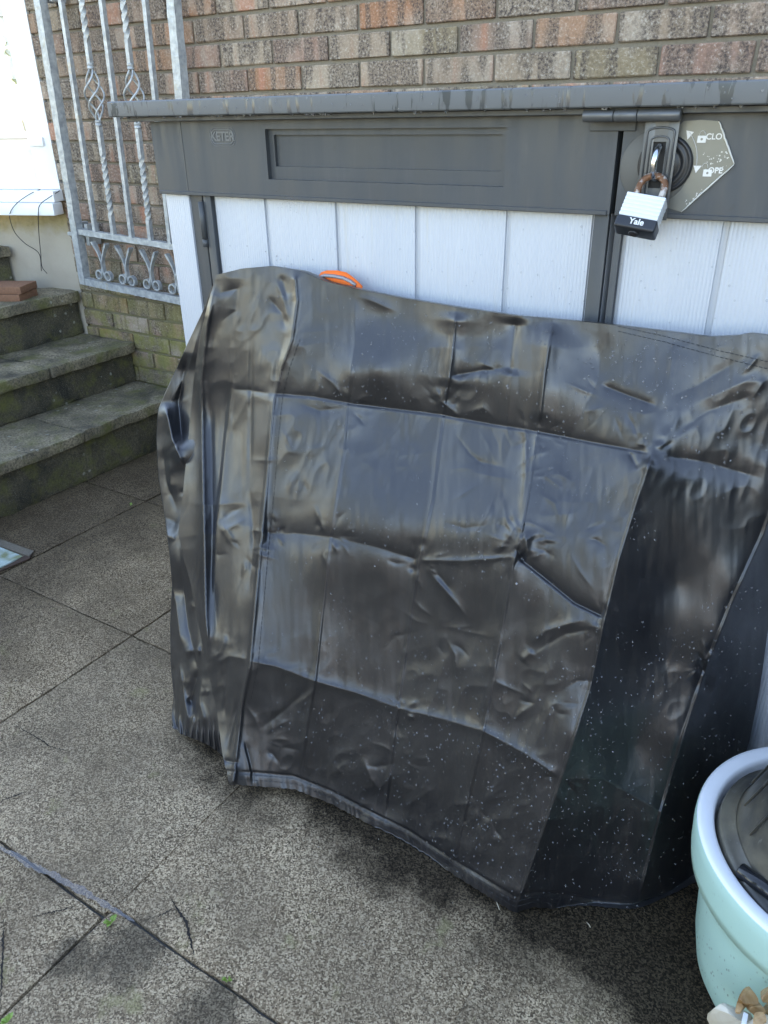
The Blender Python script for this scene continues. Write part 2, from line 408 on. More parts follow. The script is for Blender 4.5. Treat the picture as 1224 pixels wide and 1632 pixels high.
# bay wall: turned towards the camera
bd = Vector((-.943, -.333, 0)); bn = Vector((.333, -.943, 0))   # along, outward
BM = Matrix.Translation((-3.045, 2.25, 0))@Matrix(((bd.x, -bn.x, 0, 0), (bd.y, -bn.y, 0, 0), (0, 0, 1, 0), (0, 0, 0, 1)))
# local: x along (left), y inward, z up
def bbox(name, x0, x1, y0, y1, z0, z1, mat, parent, bev=0):
    bm = bmesh.new(); add_box(bm, x0, x1, y0, y1, z0, z1, bev, 2, BM); return bm_obj(name, bm, mat, parent, smooth=bev > 0)
bbox('rendered_wall', 0.0, 1.6, .012, .25, 0, .905, RENDER, house)
bbox('upper_wall', .02, 1.6, .05, .25, 2.5, 2.85, RENDER, house)
win = bbox('window', .06, 1.5, .10, .12, 1.0, 2.5, plain('white_backing', (.88, .88, .82), .6), house)  # white backing added so the glazing looks overexposed
bbox('jamb', .0, .105, .0, .10, 1.0, 2.5, UPVC, win, .004)
bbox('bottom_rail', .105, 1.5, .0, .10, 1.0, 1.105, UPVC, win, .004)
bbox('bead', .105, 1.5, .014, .05, 1.105, 1.118, UPVC, win, .002)
bbox('sill', -.01, 1.55, -.07, .10, .955, .9985, UPVC, win, .005)
bbox('sill_nose', -.018, 1.55, -.10, -.03, .905, .9535, UPVC, win, .006)
bbox('hinge_cover', .03, .10, -.014, .0, 1.165, 1.20, UPVC, win, .005)
g = MT('clear_glazing'); g.n.remove(g.b)
tr = g.n.new('ShaderNodeBsdfTransparent'); gl = g.n.new('ShaderNodeBsdfGlossy'); gl.inputs['Roughness'].default_value = .02; mx = g.n.new('ShaderNodeMixShader'); mx.inputs[0].default_value = .12
g.L(tr.outputs[0], mx.inputs[1]); g.L(gl.outputs[0], mx.inputs[2]); g.L(mx.outputs[0], g.out.inputs[0])
bbox('pane', .105, 1.5, .028, .034, 1.10, 2.5, g.m, win)
LINE = plain('reflected_line', (.32, .28, .22), .8)
for z in (1.19, 1.295, 1.41, 1.52, 1.63, 1.74, 1.86, 1.98): bbox('reflection_strip', .125, 1.5, .0955, .0985, z, z+.0028, LINE, win)  # lines reflected in the glass, drawn as thin solid strips
tw = []
TWIG = plain('reflected_twig', (.36, .34, .16), .8)
for (x, z, l, a) in [(.17, 1.40, .06, .7), (.17, 1.40, .06, 2.0), (.20, 1.52, .08, .8), (.20, 1.52, .07, 2.4), (.23, 1.62, .05, .4), (.16, 1.23, .16, 1.57), (.19, 1.37, .30, 1.45), (.26, 1.66, .3, 1.3), (.24, 1.55, .05, .5), (.22, 1.58, .04, 2.7), (.28, 1.70, .06, .9)]:
    p = Vector((x, .088, z)); d = Vector((math.cos(a)*l/2, 0, math.sin(a)*l/2)); tw.append(tube_data([BM@(p-d), BM@(p+d)], .0022, 5))
V, Fc = join_data(tw); mesh_obj('twig_reflection', V, Fc, TWIG, win)  # reflection in the glass, drawn as solid twigs

# ---- concrete steps
steps = empty('steps', (-2.6, 1.6, 0), 'weathered mossy concrete steps climbing left along the brick wall', 'steps')
def rough_box(name, x0, x1, y0, y1, z0, z1, mat, parent, amp=.004, cell=.03, seed=0):
    bm = bmesh.new(); add_box(bm, x0, x1, y0, y1, z0, z1, .007, 2)
    for ax, (a, b) in enumerate(((x0, x1), (y0, y1), (z0, z1))):
        n = min(60, int((b-a)/cell))
        for k in range(1, n):
            co = [0, 0, 0]; no = [0, 0, 0]; co[ax] = a+(b-a)*k/n; no[ax] = 1
            bmesh.ops.bisect_plane(bm, geom=bm.verts[:]+bm.edges[:]+bm.faces[:], plane_co=co, plane_no=no)
    P = np.array([v.co[:] for v in bm.verts])
    for d in range(3):
        q = vnoise(P[:, (d+1) % 3]*22+P[:, d]*9+seed, P[:, (d+2) % 3]*22+seed*3+d, seed+d)*amp+vnoise(P[:, (d+1) % 3]*60+P[:, d]*31, P[:, (d+2) % 3]*60+seed*3+d, seed+d+9)*amp*.5
        P[:, d] += q
    for v, p in zip(bm.verts, P): v.co = Vector(p)
    return bm_obj(name, bm, mat, parent, smooth=True)
SX = [(-2.44, 0, .21), (-2.73, .21, .388), (-3.035, .388, .582), (-3.32, .582, .77)]
for i, (nx, zb, zt) in enumerate(SX):
    y1 = 2.245 if i < 3 else 2.14
    xl = nx-.34 if i < 3 else nx-.5
    y0 = .55
    rough_box('riser', xl, nx-.028, y0+.02, y1, zb, zt-.045, RISER, steps, .005, .03, i)
    if i == 0: cuts = [y0, 1.13, 1.70, y1]
    elif i == 1: cuts = [y0, 1.28, 1.86-.05, y1]
    else: cuts = [y0, 1.35, y1]
    for a, b in zip(cuts[:-1], cuts[1:]):
        rough_box('tread', xl-.02, nx+random.uniform(-.004, .004), a+.002, b-.002, zt-.044, zt+random.uniform(-.002, .002), TREAD, steps, .0035, .03, i*7+int(a*10))
# filled mass behind
rough_box('landing', -4.6, -3.80, .55, 2.1, 0, .90, RISER, steps, .003, .1, 31)

# ================================================================== GATE
gate = empty('gate', (-2.862, 2.15, .655), 'silver painted wrought iron gate with twisted bars and scrolls, leaning against the brick wall', 'gate')
gate.rotation_euler = (0, rad(2.6), 0)
def gobj(name, V, Fc, smooth=True, mat=GALV, parent=gate):
    me = bpy.data.meshes.new(name); me.from_pydata([tuple(v) for v in V], [], Fc); me.materials.append(mat)
    if smooth: me.shade_smooth(); me.set_sharp_from_angle(angle=rad(40))
    o = bpy.data.objects.new(name, me); COL.objects.link(o); o.parent = parent; return o
def sqbar(x, z0, z1, a, twist=0, zt0=None, zt1=None, n=2):
    V = []; Fc = []
    zs = [z0, z1] if not twist else list(np.linspace(z0, z1, n))
    for z in zs:
        t = 0
        if twist: t = twist*min(1, max(0, (z-zt0)/(zt1-zt0)))
        for k in range(4):
            an = t+math.pi/4+k*math.pi/2; V.append((x+a*.7071*math.cos(an), a*.7071*math.sin(an), z))
    for i in range(len(zs)-1):
        for k in range(4): Fc.append((i*4+k, i*4+(k+1) % 4, i*4+4+(k+1) % 4, i*4+4+k))
    Fc.append((3, 2, 1, 0)); n4 = 4*(len(zs)-1); Fc.append((n4, n4+1, n4+2, n4+3)); return V, Fc
def hammered(x0, x1, z0, z1, a, vertical=True):
    # box section with slightly uneven galvanised edges
    V = []; Fc = []; n = 46; rs = np.random.RandomState(int(abs(x0*100+z0*31))+3)
    for i in range(n+1):
        t = i/n
        for k in range(4):
            an = math.pi/4+k*math.pi/2; c, s_ = math.cos(an)*a*.7071, math.sin(an)*a*.7071
            j = rs.uniform(-.0011, .0011)
            if vertical: V.append((x0+c+j, s_+rs.uniform(-.0009, .0009), z0+(z1-z0)*t))
            else: V.append((x0+(x1-x0)*t, s_+rs.uniform(-.0009, .0009), z0+c+j))
    for i in range(n):
        for k in range(4): Fc.append((i*4+k, i*4+(k+1) % 4, i*4+4+(k+1) % 4, i*4+4+k))
    Fc.append((3, 2, 1, 0)); m_ = 4*n; Fc.append((m_, m_+1, m_+2, m_+3)); return V, Fc
GT = 1.35
V, Fc = hammered(0, 0, -.012, GT, .034); post = gobj('post', V, Fc)
V, Fc = hammered(.665, 0, -.012, GT, .034); gobj('post', V, Fc)
V, Fc = hammered(.018, .647, .0, 0, .028, False); gobj('rail', V, Fc)
V, Fc = hammered(.018, .647, .200, 0, .022, False); gobj('rail', V, Fc)
V, Fc = hammered(.018, .647, GT-.02, 0, .028, False); gobj('rail', V, Fc)
for x in (.115, .325, .535): V, Fc = sqbar(x, .208, GT-.03, .0165); gobj('bar', V, Fc)
for bx_ in (.222, .430):
    zc = .695
    V1 = [sqbar(bx_, .208, zc-.092, .0165, 4*math.pi, .28, .50, 120), sqbar(bx_, zc+.092, GT-.03, .0165, 4*math.pi, zc+.17, zc+.42, 120)]
    V, Fc = join_data(V1); b = gobj('twisted_bar', V, Fc)
    ws = []
    for k in range(4):
        pts = []
        for i in range(25):
            t = i/24; rr = .006+.028*math.sin(math.pi*t)**1.15; an = k*math.pi/2+t*math.pi*1.5
            pts.append((bx_+rr*math.cos(an), rr*math.sin(an), zc-.085+.17*t))
        ws.append(tube_data(pts, .0036, 8))
    V, Fc = join_data(ws); gobj('basket', V, Fc, parent=b)
    for zz in (zc-.092, zc+.092):
        V, Fc = tube_data([(bx_, 0, zz-.010), (bx_, 0, zz-.008), (bx_, 0, zz-.003), (bx_, 0, zz), (bx_, 0, zz+.003), (bx_, 0, zz+.008), (bx_, 0, zz+.010)], [.0105, .0125, .0125, .0108, .0125, .0125, .0105], 14)
        gobj('collar', V, Fc, parent=b)
# scrolls between the two lower rails
def scroll_pts(sg):
    P = []
    for t in np.linspace(0, 1, 14): P.append((sg*(.040*(1-t)**1.5+.0015), .168-.082*t))
    for t in np.linspace(0, 1, 34)[1:]:
        an = -t*rad(430); r_ = .0235*(1-.5*t); P.append((sg*(.0245-r_*math.cos(an)), .052-.012*min(1, t*3)+(.086-.052)*max(0, 1-t*9)+r_*math.sin(an)))
    return P
for sx in (.130, .270, .410, .550):
    lst = []
    for sg in (-1, 1):
        pts = scroll_pts(sg)
        # ribbon: flat strip with width across the gate (y)
        V = []; Fc = []; n = len(pts)
        for i, (x, z) in enumerate(pts):
            a = pts[max(0, i-1)]; b = pts[min(n-1, i+1)]; tx, tz = b[0]-a[0], b[1]-a[1]; l = math.hypot(tx, tz) or 1; nx_, nz_ = -tz/l, tx/l
            th = .0030; hw = .008 if i > 6 else .008+.003*(1-i/6)
            if i < 5: th = .0022+.0026*math.sin(math.pi*(i+1)/6)
            for (s1, s2) in ((1, -1), (1, 1), (-1, 1), (-1, -1)): V.append((sx+x+nx_*th*s1, hw*s2, z+nz_*th*s1))
        for i in range(n-1):
            for k in range(4): Fc.append((i*4+k, i*4+(k+1) % 4, i*4+4+(k+1) % 4, i*4+4+k))
        Fc.append((3, 2, 1, 0)); m_ = 4*(n-1); Fc.append((m_, m_+1, m_+2, m_+3)); lst.append((V, Fc))
    V, Fc = join_data(lst); gobj('scroll', V, Fc)
# hinge brackets on the wall behind the post
for zz in (.185, 1.03):
    bm = bmesh.new()
    for sx in (-.036, .030):
        add_box(bm, sx-.010, sx+.010, .02, .082, zz-.042, zz+.042, .004, 2)
    add_box(bm, -.06, .0, -.004, .012, zz-.008, zz+.006, .003, 2)
    add_box(bm, -.03, .03, .03, .05, zz-.012, zz+.012, .003, 2)
    me = bpy.data.meshes.new('hinge'); bm.to_mesh(me); bm.free(); me.materials.append(GALV); o = bpy.data.objects.new('hinge', me); COL.objects.link(o); o.parent = gate
for s_ in gate.children:
    pass

# ================================================================== STORAGE BOX
k_ = 1.235/1.40
def lx(x): return x*k_
def lz(z): return 1.26+(z-1.26)*k_
FY = 1.235
locker = empty('storage_box', (-.375, FY+.45, 0), 'large garden storage box with dark grey frame and white ribbed double doors, padlocked', 'storage box')
XL, XR = -1.336, .586; XC = -.3755
box('lid', -1.416, .666, 1.192, 2.20, 1.263, 1.2915, LID, locker, .0045, 3)
box('lid_rim', -1.385, .635, 1.212, 2.18, 1.2545, 1.2628, GREY, locker, .001)
box('carcass', XL+.012, XR-.012, FY+.055, 2.17, .02, 1.254, GREY, locker)
box('base', XL, XR, FY+.004, 2.19, .0, .055, GREY, locker, .004)
ZF = lz(1.1005)     # fascia bottom
# fascia with stepped recess, one part per door
def fascia(x0, x1, rx0, rx1, ):
    bm = bmesh.new(); z0, z1 = ZF, 1.2540; rz0, rz1 = lz(1.139), lz(1.236)
    y0, y1 = FY-.002, FY+.03
    add_box(bm, x0, rx0, y0, y1, z0, z1); add_box(bm, rx1, x1, y0, y1, z0, z1)
    add_box(bm, rx0, rx1, y0, y1, z0, rz0); add_box(bm, rx0, rx1, y0, y1, rz1, z1)
    bmesh.ops.remove_doubles(bm, verts=bm.verts[:], dist=1e-5)
    ix0, ix1, iz0, iz1 = rx0+.012, rx1-.010, rz0+.022, rz1-.010
    ya = y0+.010
    add_box(bm, rx0-.001, ix0, ya, y1-.001, rz0-.001, rz1+.001); add_box(bm, ix1, rx1+.001, ya, y1-.001, rz0-.001, rz1+.001)
    add_box(bm, ix0, ix1, ya, y1-.001, rz0-.001, iz0); add_box(bm, ix0, ix1, ya, y1-.001, iz1, rz1+.001)
    add_box(bm, ix0-.001, ix1+.001, ya+.007, y1-.002, iz0-.001, iz1+.001)
    add_box(bm, x0+.004, x1-.004, y0-.0022, y0+.002, z0-.001, z0+.006, .001)
    return bm
bm = fascia(-1.342, XC-.0035, lx(-1.180), lx(-.629)); fa = bm_obj('fascia', bm, GREY, locker)
bm = fascia(XC+.0045, XR+.006, .02, .45); bm_obj('fascia', bm, GREY, locker)
# slightly raised hairline seam on the fascia at the hinge side
box('seam', lx(-1.425)-.0006, lx(-1.425)+.0006, FY-.0030, FY-.0021, ZF+.006, 1.253, plain('dusty_seam', (.13, .13, .12), .7), fa)
ZP = ZF-.0005; ZQ = .056
WHITE_POST = PANEL
box('corner_panel', -1.334, lx(-1.436), FY+.006, FY+.06, ZQ, ZP, PANEL, locker, .002, 2)
box('corner_post', lx(-1.4355), lx(-1.398), FY+.010, FY+.06, ZQ, ZP, GREY, locker, .001)
def door(x0, x1, edges, nm):
    d = box('door', x0, x1, FY+.0165, FY+.045, ZQ, ZP, PANEL, locker)
    for a, b in edges['frame']: box('frame', a, b, FY+.004, FY+.0160, ZQ, ZP, GREY, d, .0015, 2)
    for a, b in edges['panel']: box('panel', a, b, FY+.0115, FY+.0172, ZQ, ZP, PANEL, d, .0028, 2)
    return d
e1 = [-1.203, lx(-1.206), lx(-1.013), lx(-.818), lx(-.622), lx(-.458)]
p1 = [(a+.0045, b-.0045) for a, b in zip(e1[:-1], e1[1:])]
d1 = door(-1.224, XC-.005, {'frame': [(-1.224, -1.2035), (lx(-.4575), XC-.005)], 'panel': p1}, 1)
e2 = [lx(-.406), lx(-.241), lx(-.046), lx(.150), lx(.345), .478]
p2 = [(a+.0045, b-.0045) for a, b in zip(e2[:-1], e2[1:])]
d2 = door(XC+.006, .50, {'frame': [(XC+.006, lx(-.4065)), (.479, .50)], 'panel': p2}, 2)
box('corner_post', .503, .525, FY+.010, FY+.06, ZQ, ZP, GREY, locker, .001)
box('corner_panel', .526, .584, FY+.006, FY+.06, ZQ, ZP, PANEL, locker, .002, 2)
box('gap_shade_strip', XC-.02, XC+.02, FY+.045, FY+.0545, ZQ, 1.25, BLACK, locker)  # black strip painted as the shade between the doors
V, Fc = join_data([tube_data([(-1.229, FY+.002, z0), (-1.229, FY+.002, z1)], .0065, 12) for z0, z1 in ((1.034, 1.106), (1.018, 1.0325))])
mesh_obj('hinge', V, Fc, GREY, locker, True)
box('side_panel', XL-.001, XL+.010, FY+.07, 2.16, .06, 1.25, PANEL, locker)
box('side_panel', XR-.010, XR+.001, FY+.07, 2.16, .06, 1.25, PANEL, locker)
# logo
def text_mesh(s, size, ext, mtx, name, mat, parent, bold=0, shear=0, space=1.0):
    cu = bpy.data.curves.new(name, 'FONT'); cu.body = s; cu.size = size; cu.extrude = ext; cu.align_x = 'CENTER'; cu.align_y = 'CENTER'; cu.offset = bold; cu.shear = shear; cu.space_character = space
    to = bpy.data.objects.new(name, cu); COL.objects.link(to)
    dg = bpy.context.evaluated_depsgraph_get(); me = bpy.data.meshes.new_from_object(to.evaluated_get(dg)); me.name = name
    bpy.data.objects.remove(to); me.materials.clear(); me.materials.append(mat); me.transform(mtx)
    o = bpy.data.objects.new(name, me); COL.objects.link(o); o.parent = parent
    o.matrix_parent_inverse = Matrix.LocRotScale(parent.location, parent.rotation_euler, None).inverted() if parent.type == 'EMPTY' else Matrix.Identity(4)
    return o
FACE = Matrix.Rotation(rad(90), 4, 'X')    # text facing -Y
c = onY(355, 218, FY-.002)
EMB = plain('embossed_grey', (.14, .147, .15), .5)
text_mesh('KETER', .0225, .0007, Matrix.Translation((c.x, FY-.0024, c.z))@FACE, 'logo_lettering', EMB, locker, bold=.0004, space=.92)
pts = []
hw, hh, rr = .0285, .0125, .012
for cx_, cz_, a0 in ((hw-rr, hh-rr, 0), (-(hw-rr), hh-rr, 90), (-(hw-rr), -(hh-rr), 180), (hw-rr, -(hh-rr), 270)):
    for t in range(7):
        a = rad(a0+t*15); pts.append((c.x+cx_+rr*math.cos(a), FY-.0022, c.z+cz_+rr*math.sin(a)))
tube('logo_border', pts, .0013, EMB, locker, 6, closed=True)
tube('logo_border', [Vector((c.x, 0, c.z))+(Vector((p[0]-c.x, p[1], p[2]-c.z))*1.0).__class__(((p[0]-c.x)*1.14, p[1], (p[2]-c.z)*1.28)) for p in pts], .0006, EMB, locker, 6, closed=True)

# dial, sticker
STK = MT('worn_silver_sticker'); gp = STK.geo()
STK.set(Base_Color=STK.mix(STK.noise(gp, 30, 4), (.15, .152, .135), (.21, .212, .19)), Roughness=.32, Metallic=.3); STK = STK.m
STW = plain('torn_white_backing', (.62, .62, .58), .6, nz=.15, nscale=120)
INK = plain('white_print', (.66, .66, .64), .5)
SY = FY-.0032
sp = [onY(u, v, SY) for u, v in ((1090, 193), (1118, 191), (1146, 193), (1158, 226), (1170, 262), (1128, 300), (1086, 338), (1060, 330), (1050, 300), (1050, 230))]
V = [(p.x, SY, p.z) for p in sp]+[(p.x, SY+.0008, p.z) for p in sp]; n = len(sp)
Fc = [tuple(range(n)), tuple(range(n, 2*n))[::-1]]+[(i, (i+1) % n, n+(i+1) % n, n+i) for i in range(n)]
sticker = mesh_obj('sticker', V, Fc, STK, locker)
for a_, b_, r0 in (((1146, 193), (1170, 262), .0028), ((1170, 262), (1086, 338), .0024)):
    A = onY(*a_, SY-.001); B = onY(*b_, SY-.001); pts = [A.lerp(B, t)+Vector((random.uniform(-.0004, .0004), random.uniform(-.0008, 0), random.uniform(-.0006, .0006))) for t in np.linspace(0, 1, 14)]
    tube('curled_edge', pts, [r0*(.45+.55*math.sin(math.pi*(i+.7)/14.4)) for i in range(14)], STW, sticker, 8, flat=.5)
def ty(u, v, y): p = onY(u, v, y); return Matrix.Translation((p.x, y, p.z))@FACE
text_mesh('CLO', .0105, .00015, ty(1138, 218, SY-.0003), 'lettering', INK, sticker, bold=.0002)
text_mesh('OPE', .0105, .00015, ty(1140, 272, SY-.0003), 'lettering', INK, sticker, bold=.0002)
def icon(u, v, op):
    p = onY(u, v, SY-.0004); bm = bmesh.new(); add_box(bm, p.x-.0058, p.x+.0058, SY-.0006, SY-.0002, p.z-.0075, p.z+.0015, .0004)
    b = bm_obj('padlock_symbol', bm, INK, sticker)
    sh = [Vector((p.x+.0038*math.cos(a)-(.0045 if op else 0), SY-.0004, p.z+.0015+.0005+(.0055)*math.sin(a)+(.002 if op else 0))) for a in np.linspace(0 if not op else -.1, math.pi, 12)]
    tube('shackle_symbol', sh, .0009, INK, sticker, 6, flat=.3)
    V, Fc = tube_data([(p.x, SY-.0009, p.z-.003), (p.x, SY-.0006, p.z-.003)], .0016, 10); mesh_obj('keyhole_symbol', V, Fc, STK, sticker)
icon(1119, 218, False); icon(1128, 272, True)
arc = [onY(1045+(66+4*math.sin(a))*math.cos(a), 246+(66)*math.sin(a), SY-.0004) for a in np.linspace(rad(-32), rad(18), 14)]
tube('arrow_shaft', arc, .0012, INK, sticker, 6, flat=.3)
for (u, v, s1) in ((1098, 213, -1), (1111, 269, 1)):
    p = onY(u, v, SY-.0005)
    if s1 < 0: tri = [(p.x-.004, p.z+.004), (p.x+.0065, p.z+.002), (p.x-.001, p.z-.0075)]
    else: tri = [(p.x-.0055, p.z+.004), (p.x+.0055, p.z+.004), (p.x-.001, p.z-.0055)]
    mesh_obj('arrow_head', [(x, SY-.0005, z) for x, z in tri]+[(x, SY-.0002, z) for x, z in tri], [(0, 1, 2), (5, 4, 3), (0, 3, 4, 1), (1, 4, 5, 2), (2, 5, 3, 0)], INK, sticker)
lst = []
for i in range(46):    # worn white flecks
    t = random.random(); u = 1128+t*36+random.gauss(0, 6)-random.random()*60*(1 if i % 3 == 0 else 0); v = 240+random.random()*30 if i % 3 else 300+random.random()*30
    if i % 3 == 0: u = 1170-(v-262)*1.10-random.random()*14
    p = onY(u, v, SY-.0002); s = random.uniform(.0004, .0013)
    q = [(p.x+s*math.cos(a)*random.uniform(.6, 1.4), SY-.0003, p.z+s*math.sin(a)*random.uniform(.6, 1.4)) for a in np.linspace(0, 2*math.pi, 6)[:-1]]
    lst.append((q+[(a, SY-.00005, b) for a, _, b in q], [(0, 1, 2, 3, 4)]+[(j, (j+1) % 5, 5+(j+1) % 5, 5+j) for j in range(5)]))
V, Fc = join_data(lst); tag(mesh_obj('worn_flecks', V, Fc, STW, sticker), kind='stuff')
dc = onY(1060, 262, FY-.004)
DM = Matrix.Translation((dc.x, FY-.002, dc.z))@Matrix.Rotation(rad(90), 4, 'X')
DBLK = plain('black_dial_plastic', (.014, .015, .017), .45)
lathe('dial_surround', [(0, .0016), (.049, .0016), (.050, .0008), (.050, 0)], (-.014, 0, -.004), plain('dial_surround_grey', (.095, .095, .088), .5), locker, 64, DM)
lathe('dial', [(.0, .008), (.019, .008), (.020, .0068), (.024, .0068), (.0245, .008), (.029, .008), (.030, .0068), (.0335, .0068), (.0342, .0076), (.0365, .0068), (.038, .005), (.038, 0)], (0, 0, 0), DBLK, locker, 64, DM)
box('dial_grip', dc.x+.011, dc.x+.0145, FY-.021, FY-.010, dc.z-.014, dc.z+.014, plain('white_dial_mark', (.5, .52, .52), .4), locker, .0012, 2)

# hasp
hasp = empty('hasp', (lx(-.42), FY-.01, 1.25), 'dark grey steel hasp with hinge bar across the storage box doors', 'hasp')
HG = plain('hasp_steel', (.10, .105, .108), .38, metal=.35, nz=.2, nscale=40)
HY = FY-.021
a0 = onY(930, 184, FY-.030); a1 = onY(1086, 184, FY-.030); hz = (a0.z+a1.z)/2
cuts = [a0.x, a0.x+.045, a0.x+.078, a1.x]
for a, b in zip(cuts[:-1], cuts[1:]):
    V, Fc = tube_data([(a+.0004, FY-.030, hz), (a+.0012, FY-.030, hz), (b-.0012, FY-.030, hz), (b-.0004, FY-.030, hz)], [.0070, .0080, .0080, .0070], 18); mesh_obj('hinge_barrel', V, Fc, HG, hasp, True)
box('hinge_leaf', a0.x+.002, a0.x+.070, FY-.006, FY-.0025, hz-.020, hz+.004, GREY, hasp, .001)
pl = onY(1028, 200, HY).x; pr = onY(1083, 200, HY).x; pb = onY(1030, 350, HY).z; pt = hz-.004; pc = (pl+pr)/2
PW = (pr-pl)/2
def plate_ring(bm, x0, x1, z0, z1, sx0, sx1, sz0, sz1, y0, y1):
    add_box(bm, x0, sx0, y0, y1, z0, z1, .0012, 2); add_box(bm, sx1, x1, y0, y1, z0, z1, .0012, 2)
    add_box(bm, sx0-.0008, sx1+.0008, y0+.0003, y1-.0003, sz1, z1-.0003, 0); add_box(bm, sx0-.0008, sx1+.0008, y0+.0003, y1-.0003, z0+.0003, sz0, 0)
sz0, sz1 = onY(1040, 300, HY).z, onY(1046, 226, HY).z
bm = bmesh.new(); plate_ring(bm, pl, pr, pb, pt, pc-.0085, pc+.0085, sz0, sz1, HY, HY+.003); bm_obj('plate', bm, HG, hasp, True)
# raised pressed surrounds (arched)
for w_, t_, dz, rr in ((.0185, sz1+.018, 0, .0022), (.0125, sz1+.007, 0, .0018)):
    pts = [(pc-w_, HY, sz0-.014)]+[(pc-w_*math.cos(a), HY, t_-.006+.006*math.sin(a)) for a in np.linspace(0, math.pi, 14)]+[(pc+w_, HY, sz0-.014)]
    tube('pressed_rib', pts, rr, HG, hasp, 8, flat=.7)
box('slot_shade_strip', pc-.0085, pc+.0085, HY+.0035, HY+.006, sz0, sz1, BLACK, hasp)  # black sheet painted as the shade inside the slot
CHR = plain('bright_steel', (.62, .64, .66), .2, metal=1, nz=.1)
st = [(pc, HY+.004, sz1-.006)]+[(pc+.001, HY+.002-.022*math.sin(a), (sz1-.006)+(sz0+.012-sz1+.006)*(1-math.cos(a))/2) for a in np.linspace(0, math.pi, 18)][1:]
tube('staple', st, .0046, CHR, hasp, 12)

# padlock
plk = empty('padlock', (pc, HY-.02, sz0), 'laminated padlock with rusty shackle and black bumper hanging from the hasp', 'padlock')
top = onY(1032, 317, HY-.030)
PM = Matrix.Translation(top)@Matrix.Rotation(rad(7), 4, 'Y')@Matrix.Rotation(rad(-33), 4, 'X')@Matrix.Scale(1.0, 4)
# local: z down to -.05 body, face -y
LAM = plain('laminated_steel', (.66, .68, .68), .42, metal=.25, nz=.06, nscale=80)
for i in range(6):
    z1 = -i*.0056; bm = bmesh.new(); add_box(bm, -.0275, .0275, -.013, .013, z1-.0052, z1, .0016, 2, PM); bm_obj('plate_layer', bm, LAM, plk, True)
bm = bmesh.new(); add_box(bm, -.0265, .0265, -.012, .012, -.036, -.0005, 0, 1, PM); bm_obj('core', bm, LAM, plk)
BMP = plain('black_rubber_bumper', (.016, .018, .022), .42)
bm = bmesh.new(); add_box(bm, -.0290, .0290, -.0145, .0145, -.0515, -.0335, .0045, 4, PM); bm_obj('bumper', bm, BMP, plk, True)
V, Fc = tube_data([PM@Vector((0, 0, -.0505)), PM@Vector((0, 0, -.0535)), PM@Vector((0, 0, -.0540))], [.0078, .0078, .0062], 20); mesh_obj('key_cylinder', V, Fc, BMP, plk, True)
V, Fc = tube_data([PM@Vector((0, 0, -.0535)), PM@Vector((0, 0, -.0544))], .0045, 20); mesh_obj('keyhole', V, Fc, plain('dark_brown_hole', (.02, .012, .008), .6), plk)
text_mesh('Yale', .0120, .0003, PM@Matrix.Translation((.0015, -.0147, -.0415))@FACE, 'lettering', INK, plk, bold=.0003)
RU = MT('rusty_shackle'); gp = RU.geo(); f = RU.ramp(RU.noise(gp, 110, 5, .6), [(.42, 0), (.52, 1)])
RU.set(Base_Color=RU.mix(f, (.46, .42, .38), (.17, .075, .035)), Roughness=.55, Metallic=.4, Normal=RU.bump(RU.noise(gp, 400, 4), .5, .001)); RU = RU.m
sh = [PM@Vector((-.0175, 0, -.004))]+[PM@Vector((-.0175*math.cos(a), 0, .016+.0185*math.sin(a))) for a in np.linspace(0, math.pi, 18)]+[PM@Vector((.0175, 0, -.004))]
tube('shackle', sh, .0048, RU, plk, 14)

# ================================================================== COVER (tarpaulin)
cover = empty('cover', (-.6, 1.0, 0), 'large creased black waterproof cover with rain beads, standing in front of the storage box', 'cover')
def interp_poly(P, n):
    P = np.array(P, float); d = np.r_[0, np.cumsum(np.hypot(*np.diff(P, axis=0).T))]; t = np.linspace(0, d[-1], n)
    x = np.interp(t, d, P[:, 0]); y = np.interp(t, d, P[:, 1])
    k = np.array([1, 2, 3, 2, 1])/9.
    for _ in range(2):
        xs = np.convolve(np.pad(x, 2, 'reflect', reflect_type='odd'), k, 'valid'); ys = np.convolve(np.pad(y, 2, 'reflect', reflect_type='odd'), k, 'valid'); x, y = xs, ys
    return np.c_[x, y]
def coons(T, B, Lf, Rt, nc, nr):
    T = interp_poly(T, nc); B = interp_poly(B, nc); Lf = interp_poly(Lf, nr); Rt = interp_poly(Rt, nr)
    s = np.linspace(0, 1, nc)[None, :, None]; t = np.linspace(0, 1, nr)[:, None, None]
    return (1-t)*T[None]+t*B[None]+(1-s)*Lf[:, None]+s*Rt[:, None]-((1-s)*(1-t)*T[0]+s*(1-t)*T[-1]+(1-s)*t*B[0]+s*t*B[-1])
class TPS:
    def __init__(s, pts, reg=1e-4):
        P = np.array(pts, float); s.X = P[:, :2]/300.; y = P[:, 2]; n = len(y)
        K = s.U(np.linalg.norm(s.X[:, None]-s.X[None], axis=2))+np.eye(n)*reg; Q = np.c_[np.ones(n), s.X]
        A = np.block([[K, Q], [Q.T, np.zeros((3, 3))]]); s.w = np.linalg.solve(A, np.r_[y, 0, 0, 0]); s.n = n
    def U(s, r): return np.where(r > 1e-9, r*r*np.log(np.maximum(r, 1e-9)), 0)
    def __call__(s, q):
        x = q/300.; out = s.w[s.n]+x@s.w[s.n+1:]
        for i in range(s.n): out = out+s.w[i]*s.U(np.linalg.norm(x-s.X[i], axis=-1))
        return out
